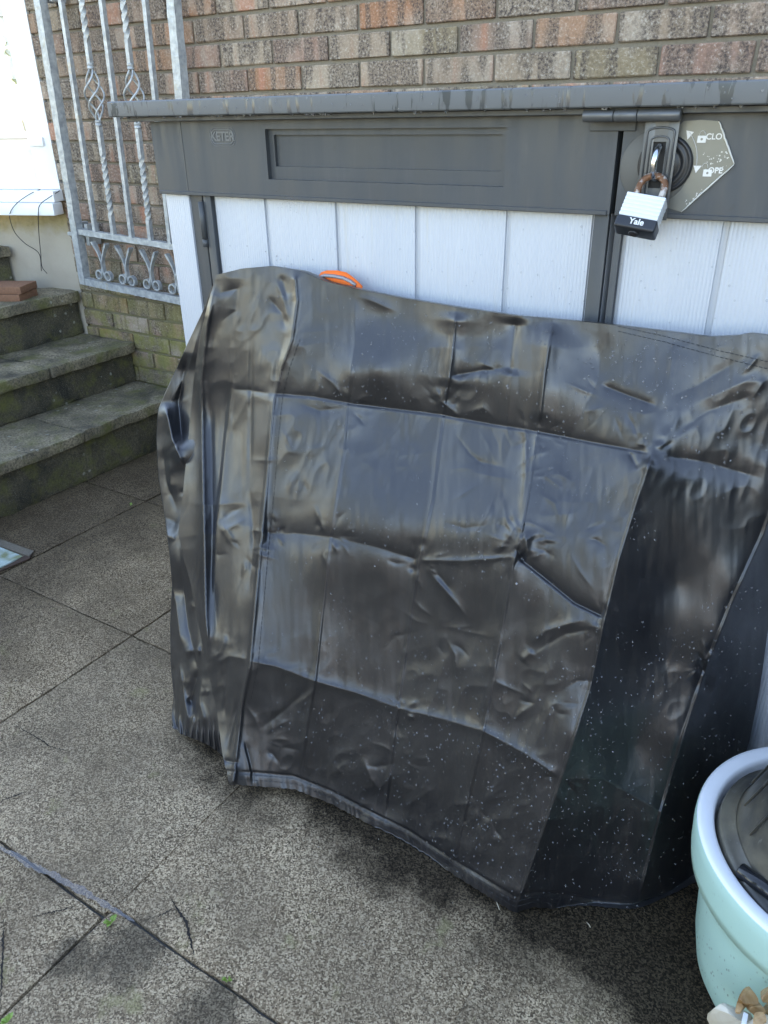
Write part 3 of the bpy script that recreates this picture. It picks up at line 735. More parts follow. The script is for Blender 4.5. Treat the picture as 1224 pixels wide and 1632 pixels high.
def crease_d(q, pts):
    """signed distance (px) to polyline and parameter 0..1 along it"""
    P = np.array(pts, float); seg = np.hypot(*np.diff(P, axis=0).T); tot = seg.sum(); acc = 0
    best = np.full(q.shape[:-1], 1e9); sgn = np.zeros(q.shape[:-1]); par = np.zeros(q.shape[:-1])
    for i in range(len(P)-1):
        a = P[i]; d = P[i+1]-a; L2 = (d**2).sum(); w_ = q-a; t = np.clip((w_@d)/L2, 0, 1)
        e = w_-t[..., None]*d; r = np.hypot(e[..., 0], e[..., 1]); m_ = r < best
        best = np.where(m_, r, best); sgn = np.where(m_, np.sign(d[0]*w_[..., 1]-d[1]*w_[..., 0]), sgn); par = np.where(m_, (acc+t*seg[i])/tot, par); acc += seg[i]
    return best, sgn, par
# (points, kind, amplitude m, near width px, fade at ends)   + = towards the viewer
V1 = [(470, 445), (473, 480), (465, 540), (447, 590), (436, 640), (430, 700), (424, 780), (417, 850), (407, 960), (398, 1060), (386, 1120), (372, 1245)]
V2 = [(566, 545), (556, 640), (549, 720), (536, 800), (528, 855), (518, 950), (504, 1080), (490, 1160), (478, 1250)]
V3 = [(727, 495), (722, 560), (714, 620), (703, 690), (690, 800), (669, 893), (655, 990), (635, 1130), (612, 1320)]
V4a = [(822, 505), (815, 600), (808, 680), (812, 740)]
V4 = [(882, 512), (868, 600), (858, 690), (845, 780), (832, 850), (818, 905), (800, 1010), (772, 1165), (722, 1385)]
V5 = [(1042, 712), (1015, 790), (985, 890), (962, 985), (938, 1100), (893, 1240), (855, 1350), (818, 1455)]
V5a = [(962, 525), (952, 610), (905, 705), (890, 760)]
V6 = [(1260, 720), (1215, 850), (1165, 960), (1125, 1060), (1085, 1180), (1052, 1295), (1015, 1440)]
H1 = [(425, 628), (500, 634), (562, 645), (700, 662), (780, 677), (860, 690), (940, 706), (1038, 724)]
H1b = [(1038, 724), (1120, 735), (1224, 765)]
H2 = [(420, 850), (470, 850), (528, 856), (600, 872), (668, 893)]
H2b = [(668, 893), (740, 894), (822, 887)]
H2c = [(822, 887), (870, 925), (915, 962), (962, 985)]
H3 = [(392, 1052), (440, 1062), (500, 1085), (570, 1105), (640, 1130), (705, 1146), (770, 1165), (835, 1200), (897, 1242)]
H3b = [(897, 1242), (960, 1240), (1050, 1292), (1110, 1320)]
CR = [
 (V1, 'ridge', .010, 18, 0), (V1, 'line', .0022, 3.2, 0),
 (V2, 'ridge', .010, 42, .1), (V2, 'step', .0024, 3.2, .1), (V3, 'valley', .010, 40, .05), (V3, 'ridge', .003, 7, .05), (V3, 'step', .003, 3.2, .05),
 (V4a, 'ridge', .006, 14, .3), (V4, 'ridge', .013, 40, .05), (V4, 'step', .003, 3.2, .05), (V5, 'ridge', .018, 38, .05), (V5, 'step', -.004, 6, .05), (V5a, 'valley', .007, 26, .3), ([(727, 495), (722, 560), (714, 620)], 'ridge', .013, 16, .15), ([(822, 505), (816, 560), (812, 600)], 'valley', .011, 12, .15), ([(882, 512), (868, 600), (860, 680)], 'ridge', .007, 14, .15), ([(566, 470), (566, 545), (558, 620)], 'ridge', .004, 14, .2), ([(1075, 535), (1068, 600), (1050, 660)], 'ridge', .004, 9, .3),
 (V6, 'ridge', .018, 34, .05), (V6, 'step', -.004, 6, .05),
 (H1, 'valley', .009, 24, .03), (H1, 'step', .003, 5, .05), (H1b, 'valley', .012, 30, .3),
 (H2, 'valley', .008, 22, .03), (H2b, 'ridge', .006, 7, .1), (H2b, 'valley', .006, 36, .1), (H2c, 'valley', .008, 15, .05), (H2c, 'step', .004, 6, .05),
 (H3, 'ridge', .005, 10, .05), (H3b, 'ridge', .006, 14, .2),
 # hand-like dents and odd wrinkles seen on the sheet
 ([(470, 640), (510, 655), (552, 648)], 'valley', .004, 8, .4), ([(500, 585), (530, 610), (552, 640)], 'ridge', .004, 7, .4),
 ([(716, 600), (770, 590), (808, 588)], 'valley', .006, 7, .2), ([(716, 600), (704, 640), (735, 665)], 'ridge', .006, 8, .3),
 ([(735, 660), (770, 650), (790, 668)], 'ridge', .003, 7, .4), ([(760, 575), (790, 590), (812, 592)], 'ridge', .003, 6, .4),
 ([(955, 612), (1000, 630), (1050, 648)], 'valley', .006, 8, .2), ([(834, 640), (838, 700), (838, 760), (830, 830)], 'ridge', .005, 7, .3),
 ([(830, 830), (800, 870), (790, 885)], 'ridge', .006, 8, .3), ([(835, 845), (843, 890)], 'ridge', .006, 6, .3), ([(820, 870), (838, 896)], 'valley', .006, 5, .3),
 ([(1000, 715), (1018, 750)], 'valley', .006, 6, .3), ([(672, 898), (710, 940), (750, 990)], 'ridge', .005, 7, .4), ([(690, 905), (725, 950)], 'valley', .004, 6, .4),
 ([(500, 1090), (455, 1130), (412, 1165)], 'valley', .004, 6, .3), ([(507, 1094), (470, 1128)], 'ridge', .003, 5, .4),
 ([(340, 470), (378, 460), (376, 495), (350, 515)], 'valley', .004, 6, .3),
 ([(560, 470), (590, 478), (640, 500)], 'ridge', .004, 10, .4), ([(740, 750), (790, 760), (830, 765)], 'ridge', .0025, 9, .4), ([(740, 740), (760, 735), (815, 748)], 'valley', .003, 8, .4),
 ([(700, 830), (740, 842), (790, 835)], 'valley', .0025, 8, .4), ([(860, 760), (890, 755), (920, 772)], 'ridge', .003, 8, .4),
 ([(840, 1030), (870, 1005), (940, 985)], 'ridge', .004, 8, .3), ([(850, 1040), (900, 1010), (955, 1000)], 'valley', .003, 7, .3), ([(830, 1055), (850, 1035)], 'ridge', .003, 7, .3),
 ([(560, 1210), (540, 1225), (545, 1240)], 'ridge', .003, 8, .4), ([(575, 1200), (590, 1240), (610, 1265)], 'ridge', .006, 14, .4), ([(700, 1250), (670, 1270), (640, 1290)], 'ridge', .003, 10, .4),
 ([(1050, 640), (1110, 615), (1200, 560)], 'valley', .005, 22, .4), ([(1090, 650), (1150, 625), (1224, 590)], 'ridge', .004, 20, .4), ([(1060, 700), (1130, 655), (1224, 620)], 'valley', .005, 20, .4),
 ([(1180, 600), (1215, 560)], 'ridge', .003, 5, .4), ([(1195, 640), (1222, 600)], 'ridge', .003, 5, .4),
 ([(1110, 1050), (1125, 1075), (1120, 1110)], 'valley', .010, 9, .3), ([(1140, 1040), (1118, 1055)], 'ridge', .008, 8, .3),
 # left end: hanging folds
 ([(345, 445), (330, 520), (321, 606), (323, 707), (325, 817), (328, 980), (333, 1060)], 'ridge', .016, 9, .1),
 ([(335, 600), (338, 760), (340, 900), (345, 1020)], 'valley', .010, 12, .2),
 ([(375, 600), (362, 655), (352, 760), (341, 860), (338, 960)], 'step', -.006, 8, .15), ([(368, 520), (367, 640), (366, 720)], 'line', .002, 3, .3), ([(401, 520), (400, 640), (398, 775)], 'line', -.003, 3.5, .3),
 ([(398, 775), (404, 860), (396, 960)], 'valley', .004, 7, .2), ([(366, 690), (385, 655), (402, 622)], 'ridge', .003, 6, .3), ([(366, 620), (400, 622), (433, 628)], 'valley', .003, 5, .3),
 ([(292, 800), (330, 805), (398, 800)], 'ridge', .003, 9, .4), ([(345, 835), (370, 815), (396, 805)], 'valley', .004, 7, .4), ([(350, 850), (395, 825)], 'ridge', .003, 6, .4),
 ([(330, 1055), (350, 1040), (362, 1010)], 'ridge', .005, 8, .3), ([(362, 1045), (360, 1100), (358, 1150)], 'valley', .004, 8, .3), ([(362, 1200), (375, 1150), (388, 1100)], 'step', .006, 5, .3),
 ([(340, 1060), (365, 1046), (395, 1050)], 'ridge', .004, 8, .2), ([(355, 1212), (382, 1216)], 'valley', .004, 4, .2), ([(388, 1180), (398, 1220), (402, 1250)], 'step', .004, 4, .2),
 ([(425, 470), (450, 500), (455, 530)], 'valley', .004, 7, .3), ([(438, 440), (450, 470), (462, 520)], 'ridge', .004, 6, .3), ([(448, 435), (458, 480)], 'valley', .004, 6, .3),
 ([(420, 545), (412, 600)], 'ridge', .002, 5, .4), ([(455, 530), (442, 580), (436, 640)], 'valley', .004, 7, .3),
]
nodes = [(528, 855, 55, 14), (668, 893, 45, 12), (830, 868, 60, 16), (704, 650, 50, 12), (860, 692, 55, 12), (962, 988, 45, 12), (640, 1132, 30, 10), (897, 1240, 40, 12), (552, 645, 45, 8), (1125, 1060, 40, 10), (1040, 720, 40, 10), (436, 850, 40, 12), (800, 760, 100, 16), (900, 860, 90, 12), (640, 1210, 70, 10), (760, 1280, 80, 12), (480, 740, 70, 8), (385, 880, 60, 12), (700, 1000, 90, 8), (860, 1120, 90, 10), (420, 1180, 60, 8), (980, 640, 80, 8)]
rr_ = random.Random(5)
for (u, v, rd, n_) in nodes:
    for _ in range(n_):
        a = rr_.uniform(0, 2*math.pi); r0 = rr_.uniform(2, rd*.35); r1 = r0+rr_.uniform(.3, 1.0)*rd
        a2 = a+rr_.uniform(-.35, .35); am = (a+a2)/2+rr_.uniform(-.15, .15); rm = (r0+r1)/2
        CR.append(([(u+r0*math.cos(a), v+r0*math.sin(a)), (u+rm*math.cos(am), v+rm*math.sin(am)), (u+r1*math.cos(a2), v+r1*math.sin(a2))], rr_.choice(['ridge', 'valley']), rr_.uniform(.0008, .0024)*(1 if rd < 65 else .9), rr_.uniform(2.6, 5.5), .5))
def displace(q):
    out = np.zeros(q.shape[:-1])
    for pts, kind, A, w_, fade in CR:
        P = np.array(pts); ext = w_*7
        m_ = (q[..., 0] > P[:, 0].min()-ext) & (q[..., 0] < P[:, 0].max()+ext) & (q[..., 1] > P[:, 1].min()-ext) & (q[..., 1] < P[:, 1].max()+ext)
        if not m_.any(): continue
        qq = q[m_]; r, s, t = crease_d(qq, pts)
        f = np.ones_like(t)
        if fade: f = np.clip(np.minimum(t, 1-t)/fade, 0, 1); f = f*f*(3-2*f)*.9+.1*(1 if fade < .2 else 0)
        rs_ = np.sqrt(r*r+.5)-.7
        if kind == 'ridge': p = A*np.exp(-rs_/w_)
        elif kind == 'valley': p = -A*np.exp(-rs_/w_)
        elif kind == 'line': p = A*np.exp(-(r/w_)**2)
        else: p = A*s*np.tanh(r/2.0)*np.exp(-r/w_)
        out[m_] += p*f
    u, v = q[..., 0], q[..., 1]
    out += .0030*vnoise(u/110+5, v/110, 3)+.0009*vnoise(u/44+9, v/60, 4)+.0004*vnoise((u+v*.2)/15, v/26, 6)
    rg = lambda n: 1-np.abs(n)*2.4
    mk = np.clip(.55+1.1*vnoise(u/120+3, v/120, 31), 0, 1)
    out += mk*(.0011*rg(vnoise(u/46+v/150, v/58+3, 33))+.0007*rg(vnoise(u/21+v/60+7, v/27, 35)))+.0003*vnoise(u/7, v/60, 12)
    return out
# depth control points of the front sheet: (u, v, Y)
def lean(u, v):
    r = ray(u, v); t = (.872+.305*CAM[2])/(r[1]-.305*r[2]); return CAM[1]+t*r[1]
DEV = [(345, 437, .0), (430, 425, .0), (500, 440, .0), (580, 455, .0), (730, 490, 0), (820, 503, 0), (960, 515, 0), (1100, 535, 0), (1224, 545, 0), (1300, 560, .01),
       (430, 470, .004), (600, 500, .012), (670, 515, .014), (800, 540, .006), (950, 560, .006), (600, 590, -.004), (600, 640, .014), (770, 600, .002), (800, 665, .012), (900, 620, -.004), (1050, 640, -.012), (1200, 680, .015), (1290, 700, .05),
       (322, 560, .035), (390, 560, .012), (302, 660, .065), (370, 660, .038), (433, 690, .006), (286, 840, .026), (350, 850, -.004), (420, 850, -.006), (303, 930, .006), (360, 960, -.020), (325, 1040, -.016), (390, 1080, -.032), (345, 1130, -.02), (365, 1250, -.047),
       (620, 720, .010), (780, 740, .006), (900, 750, -.002), (1040, 720, -.022), (1180, 800, .03), (1280, 850, .12),
       (600, 845, -.024), (740, 850, -.026), (880, 860, -.030), (985, 890, -.028), (1080, 930, .03), (1180, 930, .055),
       (520, 960, -.006), (670, 960, -.006), (830, 990, -.016), (955, 1000, -.028), (1060, 1050, .045), (1150, 1010, .06), (1224, 1000, .17),
       (520, 1090, -.006), (640, 1120, -.004), (800, 1150, -.010), (920, 1170, -.020), (1010, 1190, .055), (1085, 1180, .075), (1200, 1180, .22),
       (480, 1180, 0), (620, 1230, .0), (760, 1290, .0), (870, 1310, -.012), (970, 1340, .055), (1048, 1310, .085), (1130, 1320, .20),
       (470, 1258, -.003), (600, 1318, .011), (700, 1375, .009), (820, 1452, -.007), (920, 1458, .05), (1010, 1463, .087), (1130, 1420, .21)]
DP = [(u, v, lean(u, v)+d) for u, v, d in DEV]
tps = TPS(DP)
TOP = [(345, 438), (385, 428), (430, 424), (480, 432), (520, 449), (580, 463), (640, 475), (730, 490), (820, 503), (900, 510), (960, 516), (1060, 528), (1130, 537), (1176, 535), (1195, 531), (1230, 535), (1300, 545)]
BOT = [(365, 1250), (410, 1253), (470, 1258), (530, 1282), (600, 1320), (650, 1345), (720, 1392), (780, 1430), (820, 1455), (850, 1446), (900, 1450), (960, 1462), (1010, 1465), (1060, 1450), (1120, 1425)]
LEFT = [(345, 438), (332, 480), (318, 540), (309, 600), (301, 690), (291, 790), (284, 850), (293, 890), (304, 930), (325, 1040), (345, 1130), (354, 1200), (365, 1250)]
RIGHT = [(1300, 545), (1300, 700), (1285, 850), (1226, 990), (1212, 1090), (1195, 1180), (1160, 1290), (1135, 1360), (1120, 1425)]
def P3(q, Y):
    r = np.stack([q[..., 0]-CX, q[..., 1]-CY, np.full(q.shape[:-1], F)], -1)@R.T
    return CAM+r*((Y-CAM[1])/r[..., 1])[..., None]
def surf(q):
    return P3(q, tps(q)-displace(q))
def grid_faces(nr, nc):
    i = np.arange(nr-1)[:, None]*nc+np.arange(nc-1)[None]; return np.stack([i, i+nc, i+nc+1, i+1], -1).reshape(-1, 4)
def np_mesh(name, P, Fc, mat, parent, solid=0):
    me = bpy.data.meshes.new(name); me.vertices.add(len(P)); me.vertices.foreach_set('co', P.astype(np.float32).ravel())
    me.loops.add(Fc.size); me.loops.foreach_set('vertex_index', Fc.astype(np.int32).ravel()); me.polygons.add(len(Fc))
    me.polygons.foreach_set('loop_start', np.arange(0, Fc.size, 4, dtype=np.int32)); me.update(calc_edges=True); me.validate(); me.materials.append(mat); me.shade_smooth()
    o = bpy.data.objects.new(name, me); COL.objects.link(o); o.parent = parent; o.matrix_parent_inverse = Matrix.Translation(parent.location).inverted()
    return o
NC, NR = 520, 520
q = coons(TOP, BOT, LEFT, RIGHT, NC, NR)
FP = surf(q)
# hem band puckers
tt = np.linspace(0, 1, NR)[:, None]; ss = np.linspace(0, 1, NC)[None]
pk = np.clip((tt-.972)/.028, 0, 1)
FP[..., 1] -= pk*.0008*np.sin(ss*330+6*vnoise(ss*30, tt*3, 2))+np.exp(-((tt-.975)/.004)**2)*(-.0025)
FP[..., 2] = np.maximum(FP[..., 2], .004)
front = np_mesh('front_panel', FP.reshape(-1, 3), grid_faces(NR, NC), TARP, cover)
# rolled inner edge at the left: sheet turns back behind itself
k_n = 14; edge = FP[:, 0]; roll = [edge]
for j in range(1, k_n+1):
    a = j/k_n; roll.append(edge+np.array([.012*math.sin(a*math.pi*.9)*-.25+.06*a*a, .012*(1-math.cos(a*math.pi))/2+.055*a, 0]))
RP = np.stack(roll, 1); np_mesh('turned_edge', RP.reshape(-1, 3), grid_faces(NR, k_n+1)[:, ::-1], TARP, cover)
# left end lobe
SLF = [(338, 455), (326, 490), (300, 545), (280, 590), (262, 628), (251, 655), (249, 700), (252, 760), (262, 820), (270, 880), (274, 930), (271, 1000), (272, 1060), (277, 1110), (273, 1140), (275, 1165)]
SRT = [(352, 470), (345, 520), (340, 600), (332, 700), (325, 800), (322, 860), (330, 930), (345, 1040), (360, 1130), (366, 1180), (372, 1222)]
STP = [(338, 455), (352, 470)]; SBT = [(275, 1165), (300, 1174), (330, 1186), (350, 1200), (372, 1222)]
CR_SIDE = [([(326, 495), (300, 590), (262, 660)], 'ridge', .010, 14, .3), ([(262, 640), (275, 700), (295, 750)], 'ridge', .022, 10, .2), ([(300, 560), (285, 640), (292, 720)], 'valley', .035, 20, .2),
 ([(258, 700), (266, 770), (285, 820)], 'valley', .008, 8, .3), ([(270, 730), (272, 790)], 'ridge', .006, 7, .3), ([(268, 900), (280, 960), (290, 1040)], 'ridge', .012, 14, .2), ([(290, 1040), (305, 1036), (322, 1038)], 'ridge', .008, 8, .2),
 ([(283, 850), (300, 1000), (325, 1110)], 'valley', .010, 9, .3), ([(284, 1050), (292, 1100), (300, 1150)], 'ridge', .007, 5, .2), ([(318, 1065), (306, 1110), (308, 1150)], 'valley', .010, 6, .2), ([(322, 1070), (318, 1120), (330, 1160)], 'ridge', .006, 6, .2),
 ([(280, 860), (262, 850)], 'ridge', .005, 7, .2), ([(255, 820), (285, 835)], 'valley', .004, 8, .2), ([(276, 1060), (279, 1120), (283, 1150)], 'valley', .006, 4, .2)]
for _ in range(26):
    u, v = rr_.uniform(262, 330), rr_.uniform(560, 1150); a = rr_.uniform(.2, 1.3); l = rr_.uniform(10, 34); CR_SIDE.append(([(u, v), (u+l*math.cos(a)*.6, v+l*math.sin(a))], rr_.choice(['ridge', 'valley']), rr_.uniform(.002, .005), rr_.uniform(4, 8), .4))
DS = [(338, 455, 1.185), (300, 545, 1.185), (262, 628, 1.16), (249, 700, 1.14), (262, 820, 1.09), (274, 930, 1.03), (272, 1060, .95), (275, 1165, .885), (345, 520, 1.185), (335, 660, 1.155), (325, 800, 1.09), (330, 930, 1.0), (350, 1060, .925), (366, 1180, .872), (372, 1222, .862), (300, 1172, .872), (290, 700, 1.12), (290, 900, 1.01), (300, 1040, .94)]
tps2 = TPS(DS); NR2, NC2 = 300, 60
q2 = coons(STP, SBT, SLF, SRT, NC2, NR2); _s = CR; CR = CR_SIDE; dsp = displace(q2); CR = _s
t2 = np.linspace(0, 1, NR2)[:, None]; s2 = np.linspace(0, 1, NC2)[None]
dsp = dsp+np.clip((t2-.93)/.07, 0, 1)*.004*np.sin(s2*70+3*vnoise(s2*9, t2*20, 4))
LP = P3(q2, tps2(q2)-dsp); LP[..., 2] = np.maximum(LP[..., 2], .004)
wrap = [LP[:, 0]+np.array([.03*(j/8)**1.3, .045*(j/8)+.0, 0]) for j in range(8, 0, -1)]
LPw = np.concatenate([np.stack(wrap, 1), LP], 1)
np_mesh('side_panel', LPw.reshape(-1, 3), grid_faces(NR2, NC2+8), TARP, cover)
# back sheet over the top and down behind
NB = 40; TB = FP[0]; BP = []
for j in range(NB):
    a = j/(NB-1)
    if j < 8:
        c_ = j/7; row = TB+np.array([0, .001, 0])+np.stack([np.zeros(NC), np.full(NC, .045*math.sin(c_*math.pi/2)), np.full(NC, -.003*c_-.028*c_*c_)], 1)
        row[:, 1] = np.minimum(row[:, 1], 1.215)
    else:
        d = (j-7)/(NB-8); row = BP[7].copy(); row[:, 2] = row[:, 2]*(1-d)+.01*d; row[:, 0] = row[:, 0]*(1-d*.12)-.02*d
        row[:, 1] = np.minimum(row[:, 1]+.004*np.sin(np.arange(NC)*.12+d*5), 1.222)
    BP.append(row)
np_mesh('back_panel', np.array(BP).reshape(-1, 3), grid_faces(NB, NC)[:, ::-1], TARP, cover)
# stitching along the side seam, the hem and the top seam
def dash_line(qs, off=.0012, dash=5.5, gap=2.5, w_=.0004):
    Q = interp_poly(qs, 260); d = np.r_[0, np.cumsum(np.hypot(*np.diff(Q, axis=0).T))]; out = []; t = 0
    S = surf(Q)
    f = lambda t_: np.array([np.interp(t_, d, S[:, k]) for k in range(3)])
    while t+dash < d[-1]:
        a, b = f(t), f(t+dash); vdir = CAM-a; vdir /= np.linalg.norm(vdir)
        out.append(tube_data([a+vdir*off, b+vdir*off], w_, 4)); t += dash+gap
    return out
lst = dash_line([(u+2.5, v) for u, v in V1])+dash_line([(u+13, v) for u, v in V1[2:-1]])
lst += dash_line([(u, v-9) for u, v in BOT[:-1]], .002, 6, 2)+dash_line([(u, v-17) for u, v in BOT[:-1]], .002, 6, 2)
lst += dash_line([(985, 528), (1060, 545), (1150, 570), (1240, 592)], .0015)+dash_line([(985, 520), (1060, 536), (1150, 560), (1240, 580)], .0015)
V, Fc = join_data(lst); tag(mesh_obj('stitching', V, Fc, STITCH, cover), kind='stuff')

# rain beads
def bead(c, nrm, r, fl=.6):
    nrm = Vector(nrm).normalized(); s = nrm.orthogonal().normalized(); t = nrm.cross(s); V = []; Fc = []; c = Vector(c)
    n = 6
    for j, (rr, h) in enumerate(((1, 0), (.8, .6))):
        for k in range(n): a = 2*math.pi*k/n+j*.5; V.append(c+s*(rr*r*math.cos(a))+t*(rr*r*math.sin(a))+nrm*(h*r*fl))
    V.append(c+nrm*r*fl)
    for k in range(n): Fc.append((k, (k+1) % n, n+(k+1) % n, n+k)); Fc.append((n+k, n+(k+1) % n, 2*n))
    return V, Fc
FPr = FP.reshape(NR, NC, 3); lst = []
for _ in range(5200):
    i = random.randrange(2, NR-3); j = random.randrange(26, NC-3); u, v = q[i, j]
    dens = .30+.9*math.exp(-((v-560)/110)**2)*(u > 480)+.35*(v > 1000)*(u > 420)
    if u < 430: dens *= .12
    if vnoise(np.array([u/60]), np.array([v/60]), 21)[0]*.5+.5 > dens*random.uniform(.6, 1.5): continue
    p = FPr[i, j]; du = FPr[i, j+1]-FPr[i, j-1]; dv = FPr[i+1, j]-FPr[i-1, j]; nn_ = np.cross(dv, du); nn_ /= np.linalg.norm(nn_)+1e-12
    if nn_.dot(CAM-p) < 0: nn_ = -nn_
    r = random.choice([.0008, .0010, .0011, .0013, .0016, .0021])
    lst.append(bead(p, nn_, r, .75))
V, Fc = join_data(lst); tag(mesh_obj('rain_beads', V, Fc, WATER, cover, True), kind='stuff')
lst = []
for _ in range(260):
    x = random.uniform(-1.19, .1); z = random.uniform(.72, 1.10) if random.random() < .7 else 1.1-abs(random.gauss(0, .12)); r = random.uniform(.0012, .0026)
    lst.append(bead((x, FY+.0112, z), (0, -1, .1), r*.8, .5))
for _ in range(90):
    x = random.uniform(-1.4, .1); z = random.uniform(1.266, 1.288); lst.append(bead((x, 1.1915, z), (0, -1, .1), random.uniform(.001, .0022), .6))
for _ in range(60):
    x = random.uniform(-1.39, .1); r = random.uniform(.0018, .0034); lst.append(bead((x, 1.197+random.uniform(0, .004), 1.263), (0, -.15, -1), r, 1.3))
for _ in range(60):
    x = random.gauss(lx(-1.12), .02); z = random.gauss(1.115, .008); lst.append(bead((x, FY-.0045, z), (0, -1, 0), random.uniform(.0006, .0014), .6))
WATER2 = mat_water('thin_water_bead'); [setattr(n_.inputs['IOR'], 'default_value', 1.15) for n_ in WATER2.node_tree.nodes if n_.type == 'BSDF_PRINCIPLED']
V, Fc = join_data(lst); tag(mesh_obj('rain_beads', V, Fc, WATER2, locker, True), kind='stuff')

# orange hi-vis strap poking out
ORG = plain('fluorescent_orange_fabric', (.95, .16, .015), .6, nz=.05, nscale=400)
strap = empty('hi_vis_strap', tuple(onY(540, 450, 1.19)), 'fluorescent orange strap end with a grey reflective stripe sticking up behind the black cover', 'strap')
def strip(name, pts_lo, pts_hi, mat, dy=0.0):
    V = []; n = len(pts_lo); Fc = []
    for k in range(n):
        for t in (0, .33, .66, 1):
            p = pts_lo[k].lerp(pts_hi[k], t); p = p+Vector((0, -.004*math.sin(math.pi*t)-dy, 0)); V.append(p)
    for k in range(n-1):
        for t in range(3): Fc.append((k*4+t, k*4+t+1, k*4+5+t, k*4+4+t))
    o = mesh_obj(name, V, Fc, mat, strap, True); md = o.modifiers.new('thickness', 'SOLIDIFY'); md.thickness = .002; return o
SYY = 1.205
up = [(508, 441), (513, 434), (522, 431), (538, 431), (552, 434), (562, 441), (570, 448), (578, 456)]
dn = [(506, 470), (512, 470), (522, 472), (538, 474), (552, 476), (562, 478), (570, 480), (578, 482)]
strip('orange_webbing', [onY(*p, SYY) for p in dn], [onY(*p, SYY) for p in up], ORG)
up2 = [(510, 441), (520, 437), (535, 438), (550, 441), (561, 446), (570, 453)]; dn2 = [(510, 444), (520, 440), (535, 441), (550, 444), (561, 449), (570, 455)]
strip('reflective_stripe', [onY(*p, SYY) for p in dn2], [onY(*p, SYY) for p in up2], plain('reflective_grey', (.30, .29, .30), .4, metal=.2), .004)

# ================================================================== MINT TUB
MINT = MT('mint_plastic'); gp = MINT.geo(); z = MINT.sep(gp)[2]
sk = MINT.ramp(MINT.vor(MINT.geo((1, 1, .55)), 150), [(.20, 1), (.27, 0)])
skm = MINT.math('MULTIPLY', sk, MINT.math('MULTIPLY', MINT.ramp(z, [(.03, 1), (.26, .1)]), MINT.ramp(MINT.noise(gp, 60, 4), [(.5, 0), (.6, 1)])))
cc = MINT.mix(MINT.noise(gp, 8, 4), (.36, .58, .50), (.43, .64, .56))
cc = MINT.mix(skm, cc, (.05, .045, .035)); MINT.set(Base_Color=cc, Roughness=.35); MINT = MINT.m
RIMW = plain('pale_tub_inside', (.78, .80, .81), .5, nz=.06, nscale=20)
tub = empty('tub', (.151, .985, 0), 'mint green round plastic garden tub with pale rim, holding an upturned black pot', 'tub')
RT = .213; ZT = .32
lathe('body', [(.0, .012), (.135, .012), (.148, .004), (.158, .010), (.167, .030), (.177, .085), (.186, .19), (.189, .236), (.192, .2395), (RT-.0045, .244), (RT-.002, .262), (RT+.0005, .300), (RT, ZT-.006), (RT-.0015, ZT-.0015)], (.151, .985, 0), MINT, tub, 96)
lathe('rim', [(RT-.0012, ZT-.0022), (RT-.003, ZT), (RT-.008, ZT+.001), (RT-.022, ZT-.0005), (RT-.0255, ZT-.003), (RT-.027, ZT-.010), (RT-.030, ZT-.06), (RT-.038, .16), (.168, .06), (.150, .03), (0, .028)], (.151, .985, 0), RIMW, tub, 96)
# upturned black plant pot in the tub
NB_ = plain('black_pot_plastic', (.030, .029, .026), .36, nz=.35, nscale=14)
NB2 = MT('dusty_black_pot'); gp = NB2.geo()
f = NB2.ramp(NB2.noise(gp, 8, 5, .6), [(.42, 0), (.68, .85)]); sc = NB2.ramp(NB2.noise(NB2.geo((25, 25, 6)), 3, 5, .7), [(.60, 0), (.70, .55)])
c_ = NB2.mix(f, (.030, .031, .030), (.155, .135, .095)); c_ = NB2.mix(sc, c_, (.24, .235, .21)); NB2.set(Base_Color=c_, Roughness=.38, Normal=NB2.bump(NB2.noise(gp, 80, 4), .15, .002)); NB2 = NB2.m
pot = empty('plant_pot', (.19, 1.0, .20), 'dusty black plastic plant pot turned upside down inside the mint tub', 'plant pot')
PMX = Matrix.Translation((.140, .978, .300))@Matrix.Rotation(rad(10), 4, 'Y')
lathe('pot_body', [(.150, .0), (.147, .012), (.098, .33), (.092, .345), (.078, .35), (.0, .35)], (0, 0, 0), NB2, pot, 72, PMX)
lathe('pot_rim', [(.150, .004), (.153, .0), (.162, -.004), (.168, -.004), (.169, -.010), (.169, -.026), (.165, -.030), (.155, -.030), (.150, -.02)], (0, 0, 0), NB2, pot, 72, PMX)
lst = []
for k in range(18):
    a = 2*math.pi*k/18+.15; lst.append(tube_data([PMX@Vector((.1475*math.cos(a), .1475*math.sin(a), .03)), PMX@Vector((.1035*math.cos(a), .1035*math.sin(a), .30))], .0016, 6))
V, Fc = join_data(lst); mesh_obj('ribs', V, Fc, NB2, pot, True)
pipe_a = onZ(1178, 1386, .318); pipe_b = onZ(1262, 1446, .318)
V, Fc = tube_data([pipe_a, pipe_a.lerp(pipe_b, .02), pipe_b], [.0095, .0115, .0115], 18); pp = mesh_obj('pipe', V, Fc, plain('glossy_black_pipe', (.010, .011, .013), .18), None, True)
tag(pp, 'short glossy black pipe lying across the rim of the mint tub', 'pipe')

